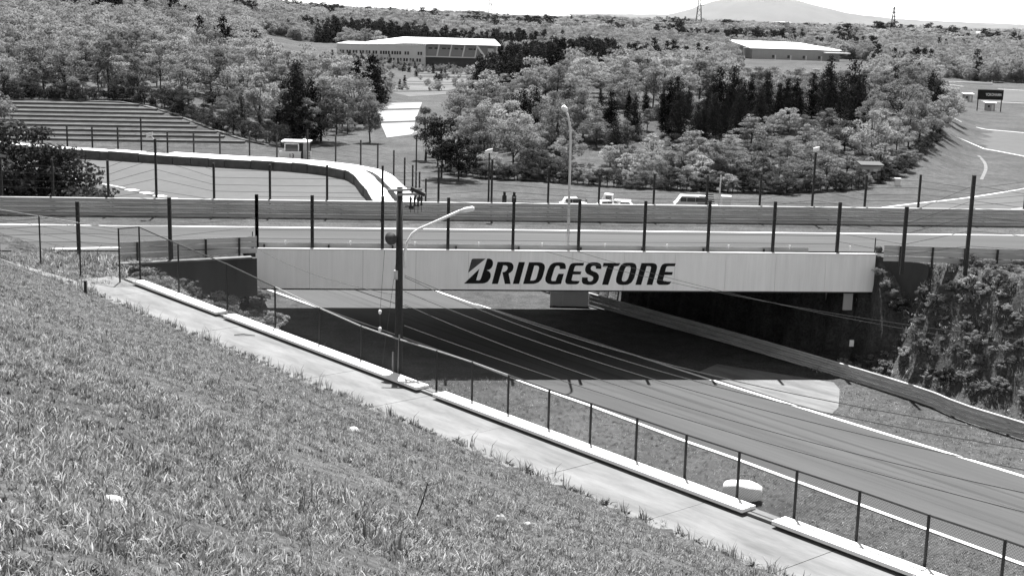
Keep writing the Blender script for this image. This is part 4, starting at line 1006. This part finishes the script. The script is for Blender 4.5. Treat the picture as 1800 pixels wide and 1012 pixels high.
# single trees that stand out
def top_h(x, y, ytop): return z_at((x, y), ytop) - hz(x, y)
for px, D, yt, m_, w, k, lab in ((24, 112, 196, 'leaf_deep', 1.15, 1, 'dense dark bush-like tree at the left edge behind the far guard rail'), (72, 110, 216, 'leaf_deep', 1.1, 0, 'dark tree at left, between the edge tree and the lowest one'), (112, 111, 246, 'leaf_deep', 1.25, 3, 'lower rounded dark tree at left, right of the taller edge tree'),
        (-12, 150, 128, 'leaf_pale', .8, 0, 'pale leafy tree at the left frame edge above the dark trees'), (776, 186, 196, 'leaf_dark', .95, 4, 'broad dark evergreen beside the flooded fields'),
        (806, 183, 232, 'leaf_dark', 1.2, 3, 'lower dark evergreen right of the broad evergreen'), (850, 200, 215, 'leaf_mid', 1.1, 2, 'mid-grey tree just right of the dark evergreens')):
    x, y = at_px(px, D); broad(x, y, top_h(x, y, yt), m_, w, k, lab)
for px, D, yt, w, lab in ((522, 228, 106, 1.25, 'tall dark evergreen above the marshal booth'), (500, 236, 140, 1.1, 'lower dark evergreen left of the tall one above the booth'), (548, 231, 135, 1.1, 'lower dark evergreen right of the tall one above the booth')):
    x, y = at_px(px, D); conifer(x, y, top_h(x, y, yt), w, lab)
taken = []
def far_enough(x, y, d):
    for a_, b_ in taken:
        if (a_ - x) ** 2 + (b_ - y) ** 2 < d * d: return False
    taken.append((x, y)); return True
GC = 'dark conifers on the wooded hill'
for px, D, yt in ((1070, 226, 146), (1052, 238, 170), (1112, 222, 172), (1160, 232, 150), (1184, 240, 124), (1204, 236, 146), (1238, 226, 142), (1246, 240, 122), (1276, 232, 134), (1282, 246, 118), (1312, 240, 128), (1340, 244, 112), (1362, 238, 132), (1392, 244, 128), (1394, 236, 160), (1420, 246, 118), (1448, 240, 110), (1470, 250, 122), (1490, 240, 112), (1506, 250, 128), (1222, 218, 178), (1330, 230, 150), (1100, 236, 148), (1130, 240, 152), (1265, 222, 160), (1375, 250, 118), (1295, 226, 150), (1080, 206, 210), (1172, 224, 145), (1258, 232, 126), (1300, 236, 122), (1435, 250, 108), (1498, 232, 126), (1232, 214, 170), (1250, 218, 160), (1190, 218, 165), (900, 232, 160), (918, 238, 150), (940, 236, 156), (1625, 262, 118), (1636, 258, 138), (1560, 268, 122)):
    x, y = at_px(px, D); taken.append((x, y)); conifer(x, y, max(5, top_h(x, y, yt) * rng.uniform(.76, 1.12)), rng.uniform(.95, 1.35), ('tall' if yt < 128 else 'lower') + ' dark conifer ' + ('standing apart at the left of the conifer band' if px < 1150 else 'in the left half of the conifer band' if px < 1300 else 'in the right half of the conifer band' if px < 1530 else 'at the right end of the wood') + (' front row' if y < 233 else ' back row'), GC)
GB = 'broadleaf trees on the wooded hill'
fr_q = [-.075, -.03, .1, .2, .25, .285, .31]; fr_y = [196, 190, 182, 181, 188, 204, 240]
tries = 0
while counts['b'] < 196 and tries < 9000:
    tries += 1; y = rng.uniform(181, 330); q = rng.uniform(-.07, .318); x = q * y
    if y < np.interp(q, fr_q, fr_y) or (q < -.05 and y > 215) or (q < -.02 and y > 290): continue
    if not far_enough(x, y, 4.6 if y < 230 else 6.2): continue
    f = (y - np.interp(q, fr_q, fr_y)); h = rng.uniform(3.4, 6.2) if f < 10 else rng.uniform(5.0, 9.0)
    if .055 < q < .25 and y < 236: h = rng.uniform(3.2, 5.4)
    elif .1 < q < .25 and y < 262: h = min(h, 7.0)
    if .14 < q < .27 and y > 250: h = min(h, 22.2 - .0315 * y - hz(x, y))
    m_ = 'leaf_pale' if rng.random() < .74 else 'leaf_mid'
    place = 'at the left end of the central wood near the flooded fields' if q < .0 else 'at the right end of the central wood near the curving track' if q > .25 else 'in the front row of the central wood' if f < 12 else 'behind the dark conifers of the central wood' if y > 256 else ('amid the central wood left of the dark conifers' if q < .07 else 'amid the central wood below the dark conifers')
    broad(x, y, h, m_, rng.uniform(.85, 1.5) * (1.25 if h < 5.5 else 1), None, ('pale' if m_ == 'leaf_pale' else 'mid-grey') + ' leafy tree ' + place, GB)
GL = 'broadleaf trees on the left hillside'
n0 = counts['b']
while counts['b'] < n0 + 104 and tries < 20000:
    tries += 1; y = rng.uniform(222, 345); q = rng.uniform(-.42, -.104); x = q * y
    top = 214 + 4.6 * float(sstep(-34, -75, x)) / .13 + .12 * (x + 75) + 5.5
    if y < top or (q > -.115 and y > 300) or (q > -.13 and y < 228): continue
    if not far_enough(x, y, 5.2): continue
    m_ = 'leaf_pale' if rng.random() < .6 else 'leaf_mid'
    place = 'on the left hillside at the frame edge' if q < -.31 else 'beside the dark evergreens above the booth' if q > -.19 else 'right behind the hedge above the terraces' if y < top + 22 else 'higher on the left hillside above the terraces'
    broad(x, y, rng.uniform(7, 11.5), m_, rng.uniform(.95, 1.3), None, ('pale' if m_ == 'leaf_pale' else 'mid-grey') + ' leafy tree ' + place, GL)
GH = 'dark shrubs behind the terraced bank'
for x in np.arange(-98, -38, 2.3):
    y = 214 + 4.6 * float(sstep(-34, -75, x)) / .13 + .12 * (x + 75) + 3.2 + rng.uniform(-.4, .6); k = int(rng.integers(7))
    plant_tree('shrub', x, y, rng.uniform(4.2, 6.0), 1.15, BROAD[k][0], BROAD[k][1]['leaf_deep'], 'dark shrub in the hedge along the top of the terraced bank', 'shrub', GH, 9.0, sink=1.2)  # dark leaf tone stands in for the shaded foot of the trees behind
GS = 'understory shrubs in the left wood'
for i in range(90):
    y = rng.uniform(245, 330); q = rng.uniform(-.42, -.1); x = q * y; k = int(rng.integers(7))
    if y < 214 + 4.6 * float(sstep(-34, -75, x)) / .13 + .12 * (x + 75) + 6: continue
    plant_tree('shrub', x, y, rng.uniform(3.0, 4.8), 1.6, BROAD[k][0], BROAD[k][1]['leaf_mid'], 'mid-grey shrub growing between the trees of the left hillside wood', 'shrub', GS, 9.0, sink=.9)
GM = 'understory shrubs on the central hill'
for i in range(95):
    y = rng.uniform(194, 285); q = rng.uniform(.0, .29); x = q * y; k = int(rng.integers(7))
    if y < np.interp(q, fr_q, fr_y) + 6: continue
    m_ = ('leaf_mid', 'leaf_pale')[int(rng.random() < .5)]
    plant_tree('shrub', x, y, rng.uniform(2.6, 4.2), 1.7, BROAD[k][0], BROAD[k][1][m_], ('mid-grey' if m_ == 'leaf_mid' else 'pale') + ' low shrub growing between the trees of the central wood', 'shrub', GM, 9.0, sink=.9)
GU = 'undergrowth bushes along the front of the wood'
for i in range(84):
    q = -.05 + .36 * (i + rng.uniform(0, .8)) / 84; y = float(np.interp(q, fr_q, fr_y)) - rng.uniform(1.0, 3.0); k = int(rng.integers(7))
    plant_tree('bush', q * y, y, rng.uniform(2.0, 3.6), 1.4, BROAD[k][0], BROAD[k][1]['leaf_deep' if rng.random() < .55 else 'leaf_mid' if rng.random() < .6 else 'leaf_pale'], 'low bush at the foot of the central wood', 'bush', GU, 9.0, sink=.5)  # dark leaves in the mix stand in for shade at the wood's foot

# bushes on the banks near the bridge
BUSH = []
for k in range(5):
    V, Fq, cc, rr_ = broad_crown(300 + k, 2.2, 1.5, .0, 46, 4200, .12, .35, .55, .08, .26); BUSH.append({m_: np_mesh('foliage', V, Fq, [m_]) for m_ in ('leaf_mid', 'leaf_pale', 'leaf_dark')})
    b = MB(); 
    for c in cc[:7]: b.tube([(0, 0, -.2), tuple(np.array(c) * (.5, .5, .55)), tuple(c)], [.03, .02, .008], 5)
    me_ = bpy.data.meshes.new('stem'); me_.from_pydata(b.v, [], b.f); me_.materials.append(M['bark']); BUSH[-1]['stem'] = me_
def bush(x, y, h, m_, label, group, w=1.0):
    k = int(rng.integers(5)); o = empty('bush', (x, y, hz(x, y) - .12), rng.uniform(0, 6.28)); s = h / 2.2; o.scale = (s * w, s * w, s)
    link('stem', BUSH[k]['stem'], o); link('foliage', BUSH[k][m_], o); tag(o, label, 'bush', group)
n_ = 0; t_ = 0; pts_ = []
while n_ < 90 and t_ < 9000:
    t_ += 1; x = rng.uniform(20, 42); y = rng.uniform(58, 86); nn = .8 * x + .6 * y
    if nn < 69.0 or nn > 77 or bv(x, y) > -1.0 or hz(x, y) < .5 or ((x - RW0[0]) * RWN[0] + (y - RW0[1]) * RWN[1] > -.6 and x < RW0[0] + 4): continue
    if min([1e9] + [(x - a_) ** 2 + (y - b_) ** 2 for a_, b_ in pts_]) < .95 ** 2: continue
    pts_.append((x, y)); n_ += 1
    m_ = 'leaf_pale' if rng.random() < .6 else ('leaf_mid' if rng.random() < .7 else 'leaf_dark')
    bush(x, y, rng.uniform(.5, 1.05) * (.7 if nn > 74 else 1), m_, {'leaf_mid': 'mid-grey', 'leaf_pale': 'pale', 'leaf_dark': 'dark'}[m_] + ' leafy bush ' + ('at the foot' if nn < 71 else 'on the upper part' if nn > 73 else 'halfway up') + ' of the steep bank right of the bridge', 'bushes on the right bank', rng.uniform(1, 1.4))
n_ = 0; t_ = 0; pts_ = []
while n_ < 46 and t_ < 9000:
    t_ += 1; x = rng.uniform(-22, -8); y = rng.uniform(64, 83); nf = FN[0] * x + FN[1] * y
    if nf < NK + .9 or x < np.interp(y, [60, 68.5, W1[1], A[1]], [-14, -19.0, W1[0] + .9, A[0] + .9]) or bv(x, y) > -2.0 or hz(x, y) < .8 or x > -11.5: continue
    if min([1e9] + [(x - a_) ** 2 + (y - b_) ** 2 for a_, b_ in pts_]) < 1.0 ** 2: continue
    pts_.append((x, y)); n_ += 1
    bush(x, y, rng.uniform(.9, 1.7), 'leaf_mid' if rng.random() < .4 else 'leaf_pale', 'leafy bush on the bank left of the bridge below the path', 'bushes on the left bank', rng.uniform(1, 1.4))

# ---- uncountable growth, scattered on points
def scatter(name, pts, rot, scl, pick, protos, label, cat):
    me_ = bpy.data.meshes.new(name); n = len(pts); me_.vertices.add(n); me_.vertices.foreach_set('co', np.asarray(pts, np.float32).reshape(-1))
    for an, ty, arr in (('rot', 'FLOAT_VECTOR', rot), ('scl', 'FLOAT_VECTOR', scl)):
        at = me_.attributes.new(an, ty, 'POINT'); at.data.foreach_set('vector', np.asarray(arr, np.float32).reshape(-1))
    at = me_.attributes.new('pick', 'INT', 'POINT'); at.data.foreach_set('value', np.asarray(pick, np.int32)); me_.update()
    o = link(name, me_); tag(o, label, cat, kind='stuff')
    pc = bpy.data.collections.new(name + '_kinds')
    for i, pm in enumerate(protos):
        q = bpy.data.objects.new('%s_kind_%02d' % (name, i), pm); pc.objects.link(q)
    ng = bpy.data.node_groups.new(name, 'GeometryNodeTree'); ng.interface.new_socket('Geometry', in_out='INPUT', socket_type='NodeSocketGeometry'); ng.interface.new_socket('Geometry', in_out='OUTPUT', socket_type='NodeSocketGeometry')
    N = ng.nodes.new; gi = N('NodeGroupInput'); go = N('NodeGroupOutput'); ip = N('GeometryNodeInstanceOnPoints'); ci = N('GeometryNodeCollectionInfo')
    ci.inputs['Collection'].default_value = pc; ci.inputs['Separate Children'].default_value = True; ci.inputs['Reset Children'].default_value = True
    def attr(nm, ty):
        a_ = N('GeometryNodeInputNamedAttribute'); a_.data_type = ty; a_.inputs['Name'].default_value = nm; return a_.outputs['Attribute']
    e2r = N('FunctionNodeEulerToRotation'); ng.links.new(attr('rot', 'FLOAT_VECTOR'), e2r.inputs[0])
    ng.links.new(gi.outputs[0], ip.inputs['Points']); ng.links.new(ci.outputs[0], ip.inputs['Instance']); ip.inputs['Pick Instance'].default_value = True
    ng.links.new(attr('pick', 'INT'), ip.inputs['Instance Index']); ng.links.new(e2r.outputs[0], ip.inputs['Rotation']); ng.links.new(attr('scl', 'FLOAT_VECTOR'), ip.inputs['Scale'])
    ng.links.new(ip.outputs[0], go.inputs[0]); md = o.modifiers.new('scatter', 'NODES'); md.node_group = ng; return o
def tuft(seed, n, h, spread, w, m_, lean=.5):
    r = np.random.default_rng(seed); a = r.uniform(0, 6.28, n); base = np.stack([np.cos(a), np.sin(a), 0 * a], -1) * (r.uniform(0, 1, n) ** .6 * spread)[:, None]
    L = h * r.uniform(.5, 1.25, n); ln = r.normal(0, lean, (n, 2)); d1 = np.stack([ln[:, 0] * .35, ln[:, 1] * .35, np.ones(n)], -1) * (L * .55)[:, None]; d2 = d1 + np.stack([ln[:, 0], ln[:, 1], np.ones(n) * .7], -1) * (L * .5)[:, None]
    s = np.stack([-np.sin(a + r.normal(0, 1, n)), np.cos(a), 0 * a], -1); s /= np.linalg.norm(s, axis=1)[:, None]; s = s * w * .5
    V = np.stack([base - s, base + s, base + d1 + s * .8, base + d1 - s * .8, base + d2 + s * .12, base + d2 - s * .12], 1).reshape(-1, 3)
    i = np.arange(n)[:, None] * 6; Fq = np.concatenate([i + np.array([0, 1, 2, 3]), i + np.array([3, 2, 4, 5])]); return np_mesh('tuft', V, Fq, [m_])
TU = [tuft(1, 13, .11, .11, .016, 'grass_blade', .7), tuft(2, 16, .08, .13, .015, 'grass_blade', .8), tuft(3, 11, .15, .09, .015, 'grass_blade'), tuft(4, 12, .07, .12, .022, 'grass_blade', 1.1),
      tuft(5, 7, .12, .09, .016, 'leaf_dry', .9), tuft(6, 8, .10, .08, .026, 'leaf_mid', 1.0), tuft(7, 9, .28, .10, .016, 'grass_blade', .4), tuft(8, 8, .08, .08, .03, 'leaf_deep', 1.1)]
# foreground slope
n = 190000; y = 2 + 68 * rng.uniform(0, 1, n) ** 1.25; x = rng.uniform(-1, 1, n) * (.45 * y + 1.5); nf = FN[0] * x + FN[1] * y; edge = NG - .12 + .22 * wob(x, y, .9)
ok = (nf < edge) & (nf > 1.0); x, y = x[ok], y[ok]; n = len(x); nf = nf[ok]
z = height(x, y) + sstep(-3, 8, NG - nf) * .05 * wob(x, y, 1.1) - .01
den = wob(x, y, 1.7, 1.0) + .7 * wob(x, y, .45, 2.0); keep = rng.random(n) < np.clip(1.0 + .55 * den, .25, 1); x, y, z, nf, den = x[keep], y[keep], z[keep], nf[keep], den[keep]; n = len(x)
pk = rng.choice(8, n, p=[.17, .24, .10, .16, .16, .06, .03, .08]); dry = wob(x, y, 2.6, 5.0) + .6 * wob(x, y, .7, 3.0); pk = np.where((dry > .55) & (rng.random(n) < .35), 4, pk); pk = np.where((dry < -.7) & (rng.random(n) < .3), 7, pk); sc = rng.uniform(.36, .84, n) * (1 + .45 * den.clip(-.8, .8)); rot = np.stack([rng.normal(0, .15, n), rng.normal(0, .15, n), rng.uniform(0, 6.28, n)], -1)
scatter('grass', np.stack([x, y, z], -1), rot, np.stack([sc, sc, sc], -1), pk, TU, 'short mixed grass covering the slope in the foreground', 'grass')
# banks, verges
n = 60000; x = rng.uniform(-34, 44, n); y = rng.uniform(30, 88, n); nf = FN[0] * x + FN[1] * y; nn = .8 * x + .6 * y; v = bv(x, y)
lx = np.interp(y, LLs[::-1, 1][np.argsort(LLs[::-1, 1])], LLs[::-1, 0][np.argsort(LLs[::-1, 1])]); rx = np.interp(y, np.sort(RRs[:, 1]), RRs[np.argsort(RRs[:, 1]), 0])
strip = (nf > NK + .5) & (x < lx - .5) & (v < -3); rbank = (nn > 67.2) & (v < -1) & (nn < 78) & ((x - RW0[0]) * RWN[0] + (y - RW0[1]) * RWN[1] < .4); mid = (x > rx + .8) & (nn < 66) & (v < -4); lft_ = (nf > NG - 1) & (nf < NK + 3) & (x < -20.5) & (v < -3.5) & (y < 79)
pa = np.array([p_[:2] for p_ in pp]); inp = np.zeros(n, bool)
for i in range(len(pa)):
    a_, b_ = pa[i], pa[i - 1]; c_ = ((a_[1] > y) != (b_[1] > y)) & (x < (b_[0] - a_[0]) * (y - a_[1]) / (b_[1] - a_[1] + 1e-9) + a_[0]); inp ^= c_
ok = strip | rbank | (~inp & mid & (rng.random(n) < .8)) | lft_
tall = np.where(rbank | lft_, rng.uniform(.9, 2.0, n), rng.uniform(.6, 1.2, n)) * np.where((nf < NK + 4) & strip, 1.8, 1); x, y, tall = x[ok], y[ok], tall[ok]; n = len(x); pk = rng.choice(8, n, p=[.2, .2, .18, .1, .14, .1, .08, 0.])
scatter('bank_grass', np.stack([x, y, height(x, y) - .02], -1), np.stack([rng.normal(0, .2, n), rng.normal(0, .2, n), rng.uniform(0, 6.28, n)], -1), np.stack([tall * 1.3, tall * 1.3, tall], -1), pk, TU, 'rough grass on the banks and verges beside the lower track', 'grass')
n = 9000; x = rng.uniform(18, 44, n); y = rng.uniform(52, 88, n); nn = .8 * x + .6 * y; w_ = (x - RW0[0]) * RWN[0] + (y - RW0[1]) * RWN[1]
ok = (nn > 68.9) & (nn < 77) & (bv(x, y) < -.6) & ((w_ < -.45) | (x > RW0[0] + 4)) & (height(x, y) > .4) & (rng.random(n) < .3)
x2 = rng.uniform(-23, -11, 2500); y2 = rng.uniform(62, 84, 2500); h2 = height(x2, y2); nf2_ = FN[0] * x2 + FN[1] * y2
ok2 = (nf2_ > NK + .6) & (bv(x2, y2) < -1.5) & (h2 > .6) & (x2 > np.interp(y2, [60, 68.5, W1[1], A[1]], [-14, -19.0, W1[0] + .8, A[0] + .8]))
x = np.concatenate([x[ok], x2[ok2]]); y = np.concatenate([y[ok], y2[ok2]]); n = len(x); sc = rng.uniform(.10, .30, n)
scatter('scrub', np.stack([x, y, height(x, y) - .05], -1), np.stack([rng.normal(0, .2, n), rng.normal(0, .2, n), rng.uniform(0, 6.28, n)], -1), np.stack([sc * 1.2, sc * 1.2, sc], -1), rng.integers(0, 5, n), [BUSH[i]['leaf_mid' if i == 1 else 'leaf_pale'] for i in range(5)], 'low continuous scrub covering the banks beside the bridge', 'scrub')
n = 420; u_ = rng.uniform(.5, 10.5, n); w_ = rng.uniform(-.1, .9, n); p2 = RW0[None, :] + RWD[None, :] * u_[:, None] + RWN[None, :] * w_[:, None]
scatter('straw', np.stack([p2[:, 0], p2[:, 1], np.full(n, 7.36)], -1), np.stack([rng.normal(0, .5, n), rng.normal(0, .5, n), rng.uniform(0, 6.28, n)], -1), np.repeat(rng.uniform(1.0, 2.0, n)[:, None], 3, 1), rng.choice([4, 4, 4, 2], n), TU, 'pale dry straw along the top of the right bank wall', 'straw')
# weeds at the path's edge
n = 420; s = rng.uniform(s_left, s_left + 50, n); o_ = NG + np.abs(rng.normal(-.05, .14, n)); p2 = FD[None, :] * s[:, None] + FN[None, :] * o_[:, None]
scatter('weeds', np.stack([p2[:, 0], p2[:, 1], np.full(n, 8.22)], -1), np.stack([0 * s, 0 * s, rng.uniform(0, 6.28, n)], -1), np.repeat(rng.uniform(.8, 2.0, n)[:, None], 3, 1), rng.choice([2, 5, 6, 7], n), TU, 'weeds growing over the grass-side edge of the footpath', 'weeds')
# far woods
FARP = []
for k in range(4):
    V, Fq, cc, rr_ = broad_crown(400 + k, 9.0, 3.9, .10, 34, 1500, .52, .35, .9, .14, .36); FARP.append(np_mesh('far_crown', V, Fq, ['leaf_far' if k < 3 else 'leaf_mid']))
for k in range(2):
    V, Fq = conifer_crown(420 + k, 11.0, 2.3, 1000, .65); FARP.append(np_mesh('far_crown', V, Fq, ['leaf_dark']))
def far_pts(n, y0, y1):
    y = np.sqrt(rng.uniform(y0 ** 2, y1 ** 2, n)); q = rng.uniform(-.43, .43, n); return q * y, y, q
X1, Y1, Q1 = far_pts(13500, 318, 900); X2, Y2, Q2 = far_pts(34000, 900, 3400)
x = np.concatenate([X1, X2]); y = np.concatenate([Y1, Y2]); q = x / y
op = (q > -.19) & (q < -.012) & (y > 480) & (y < 556) | (q > -.14) & (q < -.012) & (y > 400) & (y < 481) & ~((q > -.03) & (y > 430)) | (q > -.1) & (q < -.03) & (y < 401)
op |= (q > -.19) & (q < -.125) & (y > 385) & (y < 500)
op |= (q > .298) & (y < 560) | ((q > .30) & (y < 600) & (y > 555) & (rng.random(len(q)) < .5))
op |= (x > -80) & (x < 2) & (y > 540) & (y < 612) | (x > 108) & (x < 178) & (y > 660) & (y < 730) | (q > .172) & (q < .245) & (y > 560) & (y < 700) & (q < .26) & (rng.random(len(q)) < .85)
op |= (q > .155) & (q < .258) & (y > 400) & (y < 690)
op |= (q > -.19) & (q < -.125) & (y > 520) & (y < 680)
op |= (q < -.13) & (y < 335)
nz = wob(x, y, 60, 4.0) + .5 * wob(x, y, 23, 1.0)
dk = nz > .72
dk |= (q > -.02) & (q < .07) & (y > 400) & (y < 560) & (nz > -.5)
dk |= (q > -.15) & (q < .02) & (y > 615) & (y < 720) & (nz > .25)
bare = (wob(x, y, 140, 7.0) > .75) & (y > 800)
ok = ~op & ~bare; x, y, dk = x[ok], y[ok], dk[ok]; n = len(x)
fy = np.concatenate([rng.uniform(505, 552, 150), rng.uniform(395, 480, 60)]); fx_ = fy * np.concatenate([rng.uniform(-.135, -.015, 150), rng.uniform(-.12, -.03, 60)]); nf_0 = n
x = np.concatenate([x, fx_]); y = np.concatenate([y, fy]); dk = np.concatenate([dk, rng.random(210) < .25]); n = len(x)
h = np.where(y < 900, rng.uniform(.75, 1.25, n), rng.uniform(1.0, 1.6, n)); pk = np.where(dk, rng.integers(4, 6, n), rng.choice([0, 1, 2, 3], n, p=[.36, .36, .14, .14]))
qq = x / y; capm = (qq > .14) & (qq < .27) & (y < 420); h = np.where(capm, np.minimum(h, (22.2 - .0315 * y - height(x, y)) / 10.5), h)
h[nf_0:] = rng.uniform(.18, .36, n - nf_0)
wd_ = np.where(y < 900, rng.uniform(.9, 1.25, n), rng.uniform(1.5, 2.4, n))
scatter('far_woods', np.stack([x, y, height(x, y) - .8 * np.minimum(1, h)], -1), np.stack([0 * x, 0 * x, rng.uniform(0, 6.28, n)], -1), np.stack([h * wd_, h * wd_, h], -1), pk, FARP, 'continuous woods covering the far hills', 'woods')

# ------------------------------------------------------------------ small things on the slope
def rock(seed, sx, sy, sz):
    r = np.random.default_rng(seed); b = MB(); rings = []
    for t in np.linspace(.12, math.pi - .12, 6):
        rings.append([(sx * math.sin(t) * math.cos(a) * r.uniform(.8, 1.15), sy * math.sin(t) * math.sin(a) * r.uniform(.8, 1.15), -sz * math.cos(t) * r.uniform(.85, 1.1)) for a in np.linspace(0, 2 * math.pi, 9, endpoint=False)])
    b.loft(rings); return b
def on_slope(px, py):
    d = ray(px, py); t = 3.0
    while t < 90:
        p = EYE + d * t
        if p[2] < hz(p[0], p[1]): break
        t += .05
    return p
for i, (px, py, a_, b_, c_, lab) in enumerate(((880, 921, .10, .08, .12, 'pale upright stone casting a dark shadow in the foreground grass'), (926, 922, .09, .06, .035, 'small flat pale stone right of the upright stone'),
        (622, 757, .22, .13, .06, 'flat pale stone in the grass near the footpath'), (195, 880, .11, .08, .03, 'flat pale stone in the lower left grass'), (8, 748, .05, .04, .03, 'small white pebble at the left edge of the slope'), (139, 752, .05, .04, .03, 'small white pebble in the grass, lower left'))):
    p = on_slope(px, py); o = rock(i, a_, b_, c_).build('stone', 'stone'); o.location = (p[0], p[1], p[2] + c_ * .5); o.rotation_euler = (0, 0, i); tag(o, lab, 'stone', 'stones in the grass')
p0, p1 = on_slope(727, 915), on_slope(752, 848); p1 = Q(752, 848, p0[1] + .1)
b = MB(); b.tube([(0, 0, -.05), tuple((p1 - p0) * .5 + (.02, 0, 0)), tuple(p1 - p0)], [.012, .010, .006], 6); o = b.build('twig', 'bark'); o.location = tuple(p0); tag(o, 'thin dark twig sticking up from the grass slope', 'twig')
p = P(600, 505, 8.3); p = P(432, 590, 8.25); b = MB(); b.tube([(-.5, 0, .03), (-.1, .05, .05), (.4, -.02, .03)], [.02, .025, .015], 6); o = b.build('twig', 'bark'); o.location = tuple(p); tag(o, 'dry twig lying on the footpath', 'twig')

# ------------------------------------------------------------------ air
zlo = min(float(gz.min()), -12.0) - 1.0; hb_ = MB(); hb_.box((0, 15500, (zlo + 650) / 2), 32000, 31200, 650 - zlo)
hzo = hb_.build('haze', M['stone']); hzo.data.materials.clear()
hm_ = bpy.data.materials.new('haze'); hm_.use_nodes = True; hm_.node_tree.nodes.clear()
ho = hm_.node_tree.nodes.new('ShaderNodeOutputMaterial'); hv = hm_.node_tree.nodes.new('ShaderNodeVolumePrincipled')
hv.inputs['Color'].default_value = (.95, .95, .95, 1); hv.inputs['Density'].default_value = .00001; hv.inputs['Anisotropy'].default_value = .2
hm_.node_tree.links.new(hv.outputs[0], ho.inputs['Volume']); hzo.data.materials.append(hm_)
tag(hzo, 'thin pale haze over the distant hills', 'haze', kind='stuff')
